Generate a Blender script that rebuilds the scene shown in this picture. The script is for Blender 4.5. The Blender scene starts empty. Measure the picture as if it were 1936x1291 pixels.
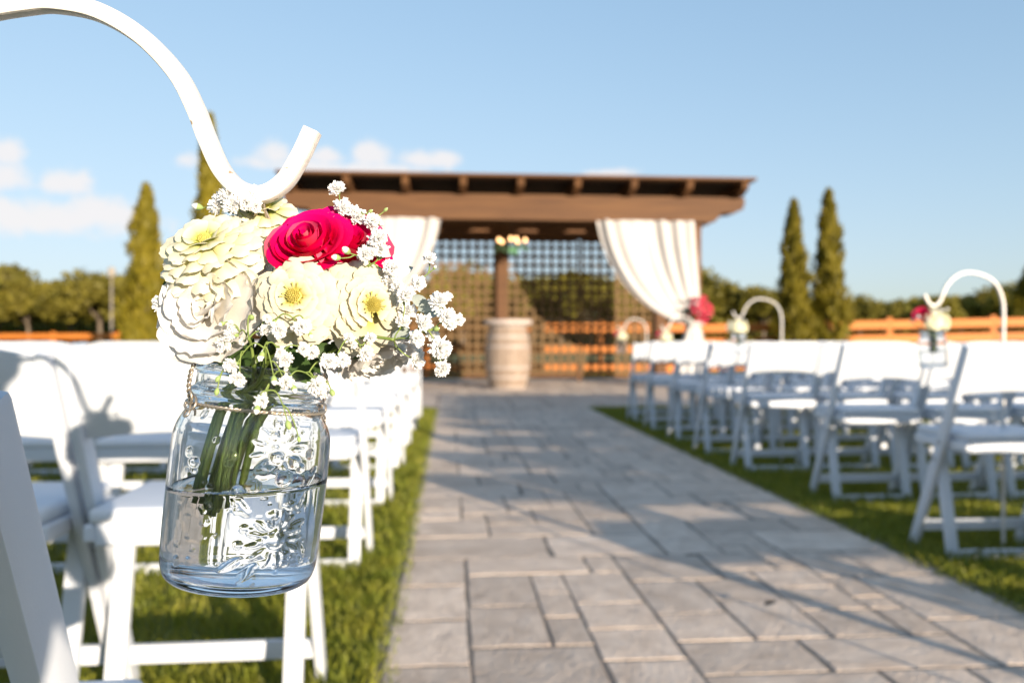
import bpy, bmesh, math, random
import numpy as np
from mathutils import Vector, Matrix, Euler, noise as mnoise

random.seed(7)
rng = np.random.default_rng(11)
PI = math.pi
R = math.radians
S = bpy.context.scene
COL = S.collection

# ------------------------------------------------------------------ camera, sky, sun, exposure
CAMZ = 0.79
LENS = 28.0
F = 1936 * LENS / 36.0            # focal length in pixels of the photograph
cam_d = bpy.data.cameras.new("camera")
cam_d.lens = LENS
cam_d.sensor_width = 36
cam_d.clip_start = 0.02
cam_d.clip_end = 3000
cam_d.dof.use_dof = True
cam_d.dof.focus_distance = 0.395
cam_d.dof.aperture_fstop = 7.4
cam_d.dof.aperture_blades = 9
cam = bpy.data.objects.new("camera", cam_d)
cam.location = (0, 0, CAMZ)
cam.rotation_euler = (R(90), 0, 0)
COL.objects.link(cam)
S.camera = cam

SUN_EL = 9.6
SUN_AZ = math.atan2(0.515, -0.857)      # from +Y towards +X
sd = Vector((math.sin(SUN_AZ) * math.cos(R(SUN_EL)), math.cos(SUN_AZ) * math.cos(R(SUN_EL)), math.sin(R(SUN_EL))))
sun_d = bpy.data.lights.new("sun", "SUN")
sun_d.energy = 2.7
sun_d.angle = R(0.5)
sun_d.color = (1.0, 0.84, 0.66)
sun = bpy.data.objects.new("sun", sun_d)
sun.rotation_euler = sd.to_track_quat('Z', 'Y').to_euler()
COL.objects.link(sun)

W = bpy.data.worlds.new("World")
S.world = W
W.use_nodes = True
wn, wl = W.node_tree.nodes, W.node_tree.links
wn.clear()
w_out = wn.new("ShaderNodeOutputWorld")
w_bg = wn.new("ShaderNodeBackground")
w_bg.inputs["Strength"].default_value = 0.060
sky = wn.new("ShaderNodeTexSky")
sky.sky_type = 'NISHITA'
sky.sun_disc = False
sky.sun_elevation = R(SUN_EL)
sky.sun_rotation = SUN_AZ
sky.altitude = 0
sky.air_density = 1.0
sky.dust_density = 0.9
sky.ozone_density = 1.6


def wmath(op, a, b=None, c=None):
    n = wn.new("ShaderNodeMath")
    n.operation = op
    for i, v in enumerate((a, b, c)):
        if v is None:
            continue
        if isinstance(v, (int, float)):
            n.inputs[i].default_value = v
        else:
            wl.new(v, n.inputs[i])
    return n.outputs[0]


tc = wn.new("ShaderNodeTexCoord")
sep = wn.new("ShaderNodeSeparateXYZ")
wl.new(tc.outputs["Generated"], sep.inputs[0])
w_az = wmath('ARCTAN2', sep.outputs[0], sep.outputs[1])
w_el = wmath('ARCSINE', sep.outputs[2])
w_no = wn.new("ShaderNodeTexNoise")
w_no.inputs["Scale"].default_value = 26.0
w_no.inputs["Detail"].default_value = 7
w_no.inputs["Roughness"].default_value = 0.62
wl.new(tc.outputs["Generated"], w_no.inputs["Vector"])
w_np = wmath('SUBTRACT', w_no.outputs[0], 0.5)
clouds = [(15, 385, 55, 34), (12, 345, 32, 26), (125, 385, 62, 32), (70, 440, 210, 42), (195, 428, 80, 44), (355, 328, 38, 20),
          (520, 305, 48, 34), (620, 305, 56, 22), (700, 298, 56, 30), (825, 303, 90, 26), (650, 325, 260, 16), (1150, 330, 60, 13),
          (-150, 400, 130, 60), (-420, 370, 120, 70), (2250, 380, 160, 50), (2700, 400, 220, 70)]
acc = None
for px, py, rx, ry in clouds:
    a0, e0 = math.atan((px - 968) / F), math.atan((645.5 - py) / F)
    da = wmath('MULTIPLY', wmath('SUBTRACT', w_az, a0), F / (rx * 1.1))
    de = wmath('MULTIPLY', wmath('SUBTRACT', w_el, e0), F / (ry * 1.0))
    q = wmath('ADD', wmath('MULTIPLY', da, da), wmath('MULTIPLY', de, de))
    v = wmath('EXPONENT', wmath('MULTIPLY', q, -1.0))
    acc = v if acc is None else wmath('MAXIMUM', acc, v)
# the same fair-weather cumulus goes on round the rest of the horizon
w_no2 = wn.new("ShaderNodeTexNoise")
w_no2.inputs["Scale"].default_value = 5.0
w_no2.inputs["Detail"].default_value = 2
wl.new(tc.outputs["Generated"], w_no2.inputs["Vector"])
away = wmath('SMOOTH_MIN', wmath('MULTIPLY', wmath('MAXIMUM', wmath('SUBTRACT', wmath('ABSOLUTE', w_az), 1.0), 0.0), 3.0), 1.0, 0.1)
eb = wmath('MULTIPLY', wmath('SUBTRACT', w_el, 0.14), 11.0)
band = wmath('EXPONENT', wmath('MULTIPLY', wmath('MULTIPLY', eb, eb), -1.0))
gen = wmath('MULTIPLY', wmath('MULTIPLY', band, away), wmath('MULTIPLY', w_no2.outputs[0], 1.2))
acc = wmath('MAXIMUM', acc, gen)
dens = wmath('ADD', acc, wmath('MULTIPLY', w_np, 1.5))
mr = wn.new("ShaderNodeMapRange")
mr.interpolation_type = 'SMOOTHSTEP'
mr.inputs["From Min"].default_value = 0.42
mr.inputs["From Max"].default_value = 0.95
mr.inputs["To Max"].default_value = 0.85
wl.new(dens, mr.inputs["Value"])
w_mix = wn.new("ShaderNodeMix")
w_mix.data_type = 'RGBA'
wl.new(mr.outputs[0], w_mix.inputs["Factor"])
w_hs = wn.new("ShaderNodeHueSaturation")
w_hs.inputs["Saturation"].default_value = 1.0
# the photograph's tone curve flattens the sky towards the horizon: x * 2.4 / (1 + 0.40 x), a little cooler, the same in all directions
w_a = wn.new("ShaderNodeVectorMath"); w_a.operation = 'MULTIPLY_ADD'
w_a.inputs[1].default_value = (0.40, 0.40, 0.40)
w_a.inputs[2].default_value = (1, 1, 1)
w_b = wn.new("ShaderNodeVectorMath"); w_b.operation = 'SCALE'
w_b.inputs["Scale"].default_value = 2.4
w_c = wn.new("ShaderNodeVectorMath"); w_c.operation = 'DIVIDE'
wl.new(sky.outputs[0], w_a.inputs[0])
wl.new(sky.outputs[0], w_b.inputs[0])
wl.new(w_b.outputs[0], w_c.inputs[0])
wl.new(w_a.outputs[0], w_c.inputs[1])
w_d = wn.new("ShaderNodeVectorMath"); w_d.operation = 'MULTIPLY'
w_d.inputs[1].default_value = (0.85, 0.97, 1.13)
wl.new(w_c.outputs[0], w_d.inputs[0])
wl.new(w_d.outputs[0], w_hs.inputs["Color"])
wl.new(w_hs.outputs[0], w_mix.inputs[6])
w_mix.inputs[7].default_value = (4.4, 4.2, 4.15, 1)
wl.new(w_mix.outputs[2], w_bg.inputs["Color"])
wl.new(w_bg.outputs[0], w_out.inputs[0])

S.view_settings.view_transform = 'Standard'
S.view_settings.look = 'None'
S.view_settings.exposure = 1.86
S.view_settings.gamma = 1
S.view_settings.use_curve_mapping = False
cy = S.cycles
cy.max_bounces = 18
cy.diffuse_bounces = 4
cy.glossy_bounces = 6
cy.transmission_bounces = 16
cy.transparent_max_bounces = 12
cy.caustics_refractive = True
cy.caustics_reflective = False
cy.blur_glossy = 0.5
cy.sample_clamp_indirect = 6
cy.use_denoising = True

# ------------------------------------------------------------------ helpers
TH = 0.0785                        # the aisle runs this much to the left of the camera's axis
CT, ST = math.cos(TH), math.sin(TH)


def V(x, y, z=0.0):
    """A point of the venue (x across the aisle, y along it) in world coordinates."""
    return Vector((x * CT - y * ST, x * ST + y * CT, z))


def P(px, py, d):
    """The world point seen at photograph pixel (px, py), d metres ahead."""
    return Vector(((px - 968) / F * d, d, CAMZ + (645.5 - py) / F * d))


def tag(o, label=None, cat=None, group=None, kind=None):
    if label:
        o["label"] = label
    if cat:
        o["category"] = cat
    if group:
        o["group"] = group
    if kind:
        o["kind"] = kind
    return o


def link(name, me, parent=None, mat=None):
    o = bpy.data.objects.new(name, me)
    COL.objects.link(o)
    if parent:
        o.parent = parent
    if mat and me and not me.materials:
        me.materials.append(mat)
    return o


def mesh(name, v, f, mat=None, smooth=True):
    me = bpy.data.meshes.new(name)
    me.from_pydata([tuple(p) for p in v], [], f)
    if mat:
        for m in (mat if isinstance(mat, (list, tuple)) else [mat]):
            me.materials.append(m)
    if smooth:
        me.polygons.foreach_set("use_smooth", [True] * len(me.polygons))
    me.update()
    return me


def obj(name, v, f, mat, parent=None, smooth=True):
    return link(name, mesh(name, v, f, mat, smooth), parent)


def bm_mesh(name, bm, mat, smooth=False, auto=None):
    me = bpy.data.meshes.new(name)
    bm.normal_update()
    bm.to_mesh(me)
    bm.free()
    me.materials.append(mat)
    if smooth:
        me.polygons.foreach_set("use_smooth", [True] * len(me.polygons))
    if auto is not None:
        me.polygons.foreach_set("use_smooth", [True] * len(me.polygons))
        me.set_sharp_from_angle(angle=R(auto))
    return me


def empty(name, loc=(0, 0, 0), rot=(0, 0, 0)):
    o = bpy.data.objects.new(name, None)
    o.empty_display_size = 0.1
    o.location = loc
    o.rotation_euler = rot
    COL.objects.link(o)
    return o


def copy_tree(o, parent=None):
    c = o.copy()
    COL.objects.link(c)
    c.parent = parent
    for ch in o.children:
        copy_tree(ch, c)
    return c


def add_box(bm, size, loc=(0, 0, 0), rot=None, bev=0.0, seg=1):
    """A bevelled box of the given size."""
    b2 = bmesh.new()
    bmesh.ops.create_cube(b2, size=1.0)
    bmesh.ops.scale(b2, vec=size, verts=b2.verts)
    if bev:
        bmesh.ops.bevel(b2, geom=b2.edges[:], offset=bev, segments=seg, profile=0.6, affect='EDGES')
    M = Matrix.Translation(loc) @ (rot.to_4x4() if rot is not None else Matrix.Identity(4))
    bmesh.ops.transform(b2, matrix=M, verts=b2.verts)
    t = bpy.data.meshes.new("t")
    b2.to_mesh(t)
    b2.free()
    bm.from_mesh(t)
    bpy.data.meshes.remove(t)


def add_bar(bm, p0, p1, wx, wy, bev=0.0, seg=1, up=Vector((1, 0, 0))):
    """A bar from p0 to p1; wx is its width along `up`, wy across."""
    p0, p1 = Vector(p0), Vector(p1)
    z = (p1 - p0).normalized()
    x = (up - z * up.dot(z)).normalized()
    y = z.cross(x)
    M = Matrix((x, y, z)).transposed()
    add_box(bm, (wx, wy, (p1 - p0).length), (p0 + p1) / 2, M, bev, seg)


def box_obj(name, size, loc, mat, parent=None, rot=None, bev=0.0, seg=1):
    bm = bmesh.new()
    add_box(bm, size, (0, 0, 0), None, bev, seg)
    o = link(name, bm_mesh(name, bm, mat), parent)
    o.location = loc
    if rot:
        o.rotation_euler = rot
    return o


def smooth_path(pts, n=8):
    pts = [Vector(p) for p in pts]
    out = []
    for i in range(len(pts) - 1):
        p0, p1, p2, p3 = pts[max(i - 1, 0)], pts[i], pts[i + 1], pts[min(i + 2, len(pts) - 1)]
        for k in range(n):
            t = k / n
            out.append(0.5 * ((2 * p1) + (p2 - p0) * t + (2 * p0 - 5 * p1 + 4 * p2 - p3) * t * t + (3 * p1 - p0 - 3 * p2 + p3) * t ** 3))
    out.append(pts[-1])
    return out


def tube(pts, r, seg=8, cap=True, square=False, up=None):
    """Vertices and faces of a tube along pts; r is a number or a function of 0..1."""
    pts = [Vector(p) for p in pts]
    n = len(pts)
    vs, fs = [], []
    t0 = (pts[1] - pts[0]).normalized()
    u = up.copy() if up is not None else (Vector((0, 0, 1)) if abs(t0.z) < 0.9 else Vector((1, 0, 0)))
    for i, p in enumerate(pts):
        t = (pts[min(i + 1, n - 1)] - pts[max(i - 1, 0)]).normalized()
        u = (u - t * u.dot(t)).normalized()
        w = t.cross(u)
        rr = r(i / (n - 1)) if callable(r) else r
        for k in range(seg):
            a = 2 * PI * k / seg
            c, s = math.cos(a), math.sin(a)
            if square:
                m = (abs(c) ** 6 + abs(s) ** 6) ** (1 / 6)
                c, s = c / m, s / m
            vs.append(p + (u * c + w * s) * rr)
    for i in range(n - 1):
        for k in range(seg):
            a, b = i * seg + k, i * seg + (k + 1) % seg
            fs.append((a, b, b + seg, a + seg))
    if cap:
        fs.append(tuple(range(seg - 1, -1, -1)))
        fs.append(tuple((n - 1) * seg + k for k in range(seg)))
    return vs, fs


def merge(parts):
    vs, fs = [], []
    for v, f in parts:
        o = len(vs)
        vs += list(v)
        fs += [tuple(i + o for i in q) for q in f]
    return vs, fs


def lathe(profile, seg=32, close=False):
    vs, fs = [], []
    n = len(profile)
    for z, r in profile:
        for k in range(seg):
            a = 2 * PI * k / seg
            vs.append((r * math.cos(a), r * math.sin(a), z))
    for i in range(n - 1):
        for k in range(seg):
            a, b = i * seg + k, i * seg + (k + 1) % seg
            fs.append((a, b, b + seg, a + seg))
    if close:
        fs.append(tuple(range(seg - 1, -1, -1)))
        fs.append(tuple((n - 1) * seg + k for k in range(seg)))
    return vs, fs


# ------------------------------------------------------------------ materials
def nodes_of(name):
    m = bpy.data.materials.new(name)
    m.use_nodes = True
    nt = m.node_tree
    return m, nt.nodes, nt.links, nt.nodes["Principled BSDF"]


def N(nd, kind, **kw):
    n = nd.new(kind)
    for k, v in kw.items():
        n.inputs[k.replace("_", " ")].default_value = v
    return n


def ramp(nd, stops):
    r = nd.new("ShaderNodeValToRGB")
    e = r.color_ramp.elements
    while len(e) < len(stops):
        e.new(0.5)
    for x, (p, c) in zip(e, stops):
        x.position = p
        x.color = (*c, 1)
    return r


def surf(name, c0, c1, scale=8.0, rough=0.6, bump=0.0, bscale=40.0, stretch=(1, 1, 1), coord="Object", rand=0.0, spec=0.4, detail=6, dist=0.01, trans=0.0):
    """A surface that varies between two colours by noise, with fine relief; `rand` varies it from object to object."""
    m, nd, lk, b = nodes_of(name)
    t = nd.new("ShaderNodeTexCoord")
    mp = nd.new("ShaderNodeMapping")
    mp.inputs["Scale"].default_value = stretch
    lk.new(t.outputs[coord], mp.inputs[0])
    vec = mp.outputs[0]
    oi = nd.new("ShaderNodeObjectInfo")
    if rand:
        add = nd.new("ShaderNodeVectorMath")
        sc = nd.new("ShaderNodeMath")
        sc.operation = 'MULTIPLY'
        sc.inputs[1].default_value = 37.0
        lk.new(oi.outputs["Random"], sc.inputs[0])
        lk.new(vec, add.inputs[0])
        lk.new(sc.outputs[0], add.inputs[1])
        vec = add.outputs[0]
    no = N(nd, "ShaderNodeTexNoise", Scale=scale, Detail=detail, Roughness=0.6)
    lk.new(vec, no.inputs["Vector"])
    rp = ramp(nd, [(0.28, c0), (0.72, c1)])
    lk.new(no.outputs[0], rp.inputs[0])
    col = rp.outputs[0]
    if rand:
        hs = nd.new("ShaderNodeHueSaturation")
        m2 = nd.new("ShaderNodeMapRange")
        m2.inputs["To Min"].default_value = 1 - rand
        m2.inputs["To Max"].default_value = 1 + rand
        lk.new(oi.outputs["Random"], m2.inputs[0])
        lk.new(m2.outputs[0], hs.inputs["Value"])
        lk.new(col, hs.inputs["Color"])
        col = hs.outputs[0]
    lk.new(col, b.inputs["Base Color"])
    b.inputs["Roughness"].default_value = rough
    b.inputs["Specular IOR Level"].default_value = spec
    if bump:
        n2 = N(nd, "ShaderNodeTexNoise", Scale=bscale, Detail=5, Roughness=0.6)
        lk.new(vec, n2.inputs["Vector"])
        bp = N(nd, "ShaderNodeBump", Strength=bump, Distance=dist)
        lk.new(n2.outputs[0], bp.inputs["Height"])
        lk.new(bp.outputs[0], b.inputs["Normal"])
    if trans:
        tr = nd.new("ShaderNodeBsdfTranslucent")
        lk.new(col, tr.inputs[0])
        mx = nd.new("ShaderNodeMixShader")
        mx.inputs[0].default_value = trans
        lk.new(b.outputs[0], mx.inputs[1])
        lk.new(tr.outputs[0], mx.inputs[2])
        lk.new(mx.outputs[0], nd["Material Output"].inputs[0])
    return m


def petal_mat(name, base, mid, tip, rough=0.6, trans=0.33, vein=60.0, rand=0.06, spec=0.25, wither=0.75):
    """Petal colour from its base (Generated y = 0) to its tip, with fine veins."""
    m, nd, lk, b = nodes_of(name)
    t = nd.new("ShaderNodeTexCoord")
    sx = nd.new("ShaderNodeSeparateXYZ")
    lk.new(t.outputs["Generated"], sx.inputs[0])
    rp = ramp(nd, [(0.12, base), (0.5, mid), (0.85, tip)])
    lk.new(sx.outputs[1], rp.inputs[0])
    oi = nd.new("ShaderNodeObjectInfo")
    hs = nd.new("ShaderNodeHueSaturation")
    mr_ = nd.new("ShaderNodeMapRange")
    mr_.inputs["To Min"].default_value = 1 - rand
    mr_.inputs["To Max"].default_value = 1 + rand * 0.5
    lk.new(oi.outputs["Random"], mr_.inputs[0])
    lk.new(mr_.outputs[0], hs.inputs["Value"])
    m3 = nd.new("ShaderNodeMapRange")
    m3.inputs["To Min"].default_value = 0.8
    m3.inputs["To Max"].default_value = 1.25
    lk.new(oi.outputs["Random"], m3.inputs[0])
    lk.new(m3.outputs[0], hs.inputs["Saturation"])
    lk.new(rp.outputs[0], hs.inputs["Color"])
    # dry brown flecks towards the tip of some petals
    av = nd.new("ShaderNodeVectorMath")
    sc_ = nd.new("ShaderNodeMath")
    sc_.operation = 'MULTIPLY'
    sc_.inputs[1].default_value = 53.0
    lk.new(oi.outputs["Random"], sc_.inputs[0])
    lk.new(t.outputs["Generated"], av.inputs[0])
    lk.new(sc_.outputs[0], av.inputs[1])
    n3 = N(nd, "ShaderNodeTexNoise", Scale=2.6, Detail=4)
    lk.new(av.outputs[0], n3.inputs["Vector"])
    s3 = nd.new("ShaderNodeMath")
    s3.operation = 'MULTIPLY'
    lk.new(n3.outputs[0], s3.inputs[0])
    lk.new(sx.outputs[1], s3.inputs[1])
    m4 = nd.new("ShaderNodeMapRange")
    m4.inputs["From Min"].default_value = 0.58
    m4.inputs["From Max"].default_value = 0.68
    m4.inputs["To Max"].default_value = wither
    lk.new(s3.outputs[0], m4.inputs["Value"])
    wx = nd.new("ShaderNodeMix")
    wx.data_type = 'RGBA'
    lk.new(m4.outputs[0], wx.inputs["Factor"])
    lk.new(hs.outputs[0], wx.inputs[6])
    wx.inputs[7].default_value = (0.42, 0.25, 0.10, 1)
    petal_col = wx.outputs[2]
    lk.new(petal_col, b.inputs["Base Color"])
    b.inputs["Roughness"].default_value = rough
    b.inputs["Specular IOR Level"].default_value = spec
    mp = nd.new("ShaderNodeMapping")
    mp.inputs["Scale"].default_value = (1, 0.08, 0.3)
    lk.new(t.outputs["Generated"], mp.inputs[0])
    no = N(nd, "ShaderNodeTexNoise", Scale=vein, Detail=3)
    lk.new(mp.outputs[0], no.inputs["Vector"])
    bp = N(nd, "ShaderNodeBump", Strength=0.25, Distance=0.0006)
    lk.new(no.outputs[0], bp.inputs["Height"])
    lk.new(bp.outputs[0], b.inputs["Normal"])
    tr = nd.new("ShaderNodeBsdfTranslucent")
    lk.new(petal_col, tr.inputs[0])
    mx = nd.new("ShaderNodeMixShader")
    mx.inputs[0].default_value = trans
    lk.new(b.outputs[0], mx.inputs[1])
    lk.new(tr.outputs[0], mx.inputs[2])
    lk.new(mx.outputs[0], nd["Material Output"].inputs[0])
    return m


def glass_mat(name, color, ior, rough=0.0, bump=0.0, bscale=60):
    m = bpy.data.materials.new(name)
    m.use_nodes = True
    nd, lk = m.node_tree.nodes, m.node_tree.links
    nd.clear()
    o = nd.new("ShaderNodeOutputMaterial")
    g = nd.new("ShaderNodeBsdfGlass")
    g.inputs["Color"].default_value = (*color, 1)
    g.inputs["IOR"].default_value = ior
    g.inputs["Roughness"].default_value = rough
    lk.new(g.outputs[0], o.inputs[0])
    if bump:
        t = nd.new("ShaderNodeTexCoord")
        no = N(nd, "ShaderNodeTexNoise", Scale=bscale, Detail=3)
        lk.new(t.outputs["Object"], no.inputs["Vector"])
        bp = N(nd, "ShaderNodeBump", Strength=bump, Distance=0.002)
        lk.new(no.outputs[0], bp.inputs["Height"])
        lk.new(bp.outputs[0], g.inputs["Normal"])
    return m


M = {}
M["chair"] = surf("white_resin", (0.57, 0.61, 0.67), (0.64, 0.67, 0.71), 6, 0.42, 0.05, 300, rand=0.02)  # white resin; the cool tint paints the blue of open shade into it
M["pad"] = surf("white_vinyl", (0.57, 0.61, 0.67), (0.64, 0.67, 0.71), 12, 0.5, 0.12, 220, rand=0.02, dist=0.002)  # white pad with the same shade blue put into its colour
M["bolt"] = surf("dull_steel", (0.35, 0.35, 0.35), (0.5, 0.5, 0.5), 40, 0.4)
M["hook"] = surf("white_enamel", (0.60, 0.57, 0.53), (0.68, 0.65, 0.61), 30, 0.38, 0.30, 90, dist=0.003)
hm = M["hook"].node_tree
h_b = hm.nodes["Principled BSDF"]
h_src = h_b.inputs["Base Color"].links[0].from_socket
h_n = N(hm.nodes, "ShaderNodeTexNoise", Scale=170, Detail=3)
h_t = hm.nodes.new("ShaderNodeTexCoord")
hm.links.new(h_t.outputs["Object"], h_n.inputs["Vector"])
h_r = ramp(hm.nodes, [(0.70, (0, 0, 0)), (0.74, (1, 1, 1))])
hm.links.new(h_n.outputs[0], h_r.inputs[0])
h_x = hm.nodes.new("ShaderNodeMix")
h_x.data_type = 'RGBA'
hm.links.new(h_r.outputs[0], h_x.inputs["Factor"])
hm.links.new(h_src, h_x.inputs[6])
h_x.inputs[7].default_value = (0.26, 0.19, 0.13, 1)          # chipped paint
hm.links.new(h_x.outputs[2], h_b.inputs["Base Color"])
M["stone"] = surf("stamped_stone", (0.46, 0.36, 0.28), (0.69, 0.57, 0.465), 3.5, 0.72, 0.6, 16, rand=0.15, dist=0.012)
M["joint"] = surf("joint_mortar", (0.13, 0.11, 0.095), (0.21, 0.18, 0.155), 12, 0.9, 0.3, 60)
M["lawn"] = surf("lawn_soil", (0.07, 0.095, 0.015), (0.14, 0.155, 0.03), 2.5, 0.9, 0.6, 30, dist=0.03)
M["field"] = surf("field_grass", (0.10, 0.11, 0.025), (0.20, 0.18, 0.045), 0.3, 0.9, 0.4, 6, dist=0.1)
M["blade"] = surf("grass_blade", (0.14, 0.195, 0.016), (0.37, 0.35, 0.048), 9, 0.55, trans=0.35, detail=8)
M["wood"] = surf("stained_brown_timber", (0.078, 0.031, 0.009), (0.140, 0.062, 0.019), 2.2, 0.7, 0.35, 20, stretch=(0.5, 6, 6), rand=0.10)
M["slat"] = surf("lattice_timber", (0.095, 0.054, 0.019), (0.15, 0.088, 0.033), 3, 0.75, 0.3, 24, rand=0.12)
M["cedar"] = surf("orange_stained_cedar", (0.46, 0.135, 0.016), (0.60, 0.20, 0.034), 2, 0.6, 0.3, 20, stretch=(0.4, 5, 5), rand=0.10)
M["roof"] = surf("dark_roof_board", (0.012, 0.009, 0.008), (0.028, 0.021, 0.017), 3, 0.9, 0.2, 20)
M["drape"] = surf("white_sheer_drape", (0.66, 0.64, 0.62), (0.72, 0.70, 0.68), 3, 0.8, 0.15, 300, trans=0.3, dist=0.001)
M["barrel"] = surf("weathered_oak", (0.22, 0.16, 0.115), (0.36, 0.28, 0.215), 5, 0.75, 0.4, 30, stretch=(3, 3, 0.5), rand=0.10)
M["barrel_top"] = surf("pale_board", (0.42, 0.35, 0.31), (0.52, 0.45, 0.40), 5, 0.7, 0.2, 30)
M["hoop"] = surf("dull_iron_hoop", (0.30, 0.25, 0.22), (0.42, 0.36, 0.31), 8, 0.6, 0.1, 80)
M["iron"] = surf("dark_iron", (0.03, 0.028, 0.026), (0.06, 0.055, 0.05), 10, 0.6)
M["leaf"] = surf("tree_leaf", (0.13, 0.12, 0.014), (0.30, 0.25, 0.036), 0.8, 0.6, rand=0.22, trans=0.35, detail=4)
M["cypress"] = surf("cypress_leaf", (0.14, 0.125, 0.008), (0.30, 0.24, 0.018), 2.6, 0.6, rand=0.10, trans=0.35)
M["bark"] = surf("tree_bark", (0.10, 0.075, 0.055), (0.19, 0.15, 0.11), 6, 0.9, 0.5, 20)
M["zinnia"] = petal_mat("zinnia_petal", (0.50, 0.44, 0.07), (0.71, 0.65, 0.40), (0.73, 0.69, 0.55))
M["zinnia_green"] = petal_mat("young_zinnia_petal", (0.40, 0.45, 0.07), (0.74, 0.72, 0.43), (0.80, 0.77, 0.62))
M["white_petal"] = petal_mat("white_petal", (0.70, 0.66, 0.58), (0.75, 0.73, 0.69), (0.78, 0.76, 0.73), rand=0.03, wither=0.25)
M["rose"] = petal_mat("rose_petal", (0.66, 0.003, 0.05), (0.74, 0.004, 0.09), (0.68, 0.004, 0.14), rough=0.6, trans=0.2, rand=0.05, spec=0.08, wither=0.0)
M["disc"] = surf("zinnia_disc", (0.56, 0.48, 0.08), (0.74, 0.66, 0.24), 500, 0.7)
M["stamen"] = surf("zinnia_floret", (0.62, 0.54, 0.10), (0.72, 0.65, 0.22), 300, 0.6)
M["breath"] = surf("tiny_white_petal", (0.82, 0.82, 0.81), (0.88, 0.88, 0.87), 200, 0.65, rand=0.02, trans=0.22)
M["calyx"] = surf("green_calyx", (0.20, 0.30, 0.09), (0.34, 0.44, 0.16), 200, 0.6)
M["stem"] = surf("green_stem", (0.032, 0.062, 0.009), (0.085, 0.12, 0.02), 60, 0.45, 0.1, 300, rand=0.15, dist=0.001)
M["fine_stem"] = surf("fine_green_stem", (0.12, 0.18, 0.035), (0.22, 0.29, 0.07), 80, 0.5)
M["green_leaf"] = surf("flower_leaf", (0.035, 0.075, 0.02), (0.07, 0.12, 0.03), 60, 0.45, trans=0.15)
M["silver_leaf"] = surf("grey_green_leaf", (0.34, 0.40, 0.38), (0.46, 0.51, 0.49), 60, 0.6)
M["wire"] = surf("twisted_wire", (0.42, 0.36, 0.29), (0.56, 0.49, 0.40), 200, 0.35)
b_ = M["wire"].node_tree.nodes["Principled BSDF"]
b_.inputs["Metallic"].default_value = 0.8
M["glass"] = glass_mat("jar_glass", (0.972, 0.983, 0.99), 1.47, 0.0, 0.06, 38)
M["water"] = glass_mat("jar_water", (0.985, 0.99, 1.0), 1.333)
M["pink"] = surf("pink_blossom", (0.58, 0.03, 0.08), (0.70, 0.08, 0.13), 20, 0.6, rand=0.15, trans=0.2)
M["pole"] = surf("pale_pole", (0.26, 0.23, 0.19), (0.34, 0.30, 0.25), 4, 0.7)
M["dry_leaf"] = surf("dry_leaf", (0.05, 0.035, 0.025), (0.09, 0.06, 0.04), 80, 0.8)
m_, nd_, lk_, b_ = nodes_of("lit_bulb")
b_.inputs["Base Color"].default_value = (0.9, 0.6, 0.3, 1)
b_.inputs["Emission Color"].default_value = (1.0, 0.52, 0.22, 1)
b_.inputs["Emission Strength"].default_value = 1.8
M["bulb"] = m_

# ------------------------------------------------------------------ ground, path, plaza
def ground_z(x, y):
    r = max(0.0, min(1.0, (y - 15) / 10)) * max(0.0, min(1.0, (x - 2) / 9))
    far = max(0.0, (y - 40) / 60)
    return r * 0.42 + far * 0.8


xs = [-900, -400, -150, -70, -40, -25] + list(np.linspace(-16, 24, 41)) + [35, 60, 120, 400, 900]
ys = [-300, -80, -20, -5] + list(np.linspace(0, 40, 41)) + [50, 60, 80, 100, 200, 500, 1500]
gv = [(x, y, ground_z(x, y) - 0.002) for y in ys for x in xs]
nx = len(xs)
gf = [(j * nx + i, j * nx + i + 1, (j + 1) * nx + i + 1, (j + 1) * nx + i) for j in range(len(ys) - 1) for i in range(nx - 1)]
gme = mesh("ground", gv, gf, [M["lawn"], M["field"]])
for p in gme.polygons:
    if p.center.y > 17:
        p.material_index = 1
tag(link("ground", gme), kind="structure")

# one stone: a slab with a chamfered, slightly dished top, scaled per piece
def stone_mesh(name, seed):
    r = random.Random(seed)
    bm = bmesh.new()
    n = 5
    side = [(-.5 + k / n, -.5) for k in range(n)] + [(.5, -.5 + k / n) for k in range(n)] + [(.5 - k / n, .5) for k in range(n)] + [(-.5, .5 - k / n) for k in range(n)]
    jit = [r.uniform(.972, 1.0) for _ in side]
    low, top = [], []
    for (x, y), q in zip(side, jit):
        low.append(bm.verts.new((x * q, y * q, .002)))
    mid = [bm.verts.new((v.co.x, v.co.y, .0165)) for v in low]
    top = [bm.verts.new((v.co.x * .978, v.co.y * .978, .0195 + r.uniform(-.0006, .0006))) for v in low]
    ins = [bm.verts.new((v.co.x * .6, v.co.y * .6, .0200 + r.uniform(-.0012, .0012))) for v in low[::2]]
    ctr = bm.verts.new((0, 0, .0202))
    m = len(low)
    for a, b in ((low, mid), (mid, top)):
        for k in range(m):
            bm.faces.new((a[k], a[(k + 1) % m], b[(k + 1) % m], b[k]))
    h = m // 2
    for k in range(h):
        bm.faces.new((top[2 * k], top[2 * k + 1], top[(2 * k + 2) % m], ins[(k + 1) % h], ins[k]))
        bm.faces.new((ins[k], ins[(k + 1) % h], ctr))
    return bm_mesh(name, bm, M["stone"])


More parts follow.
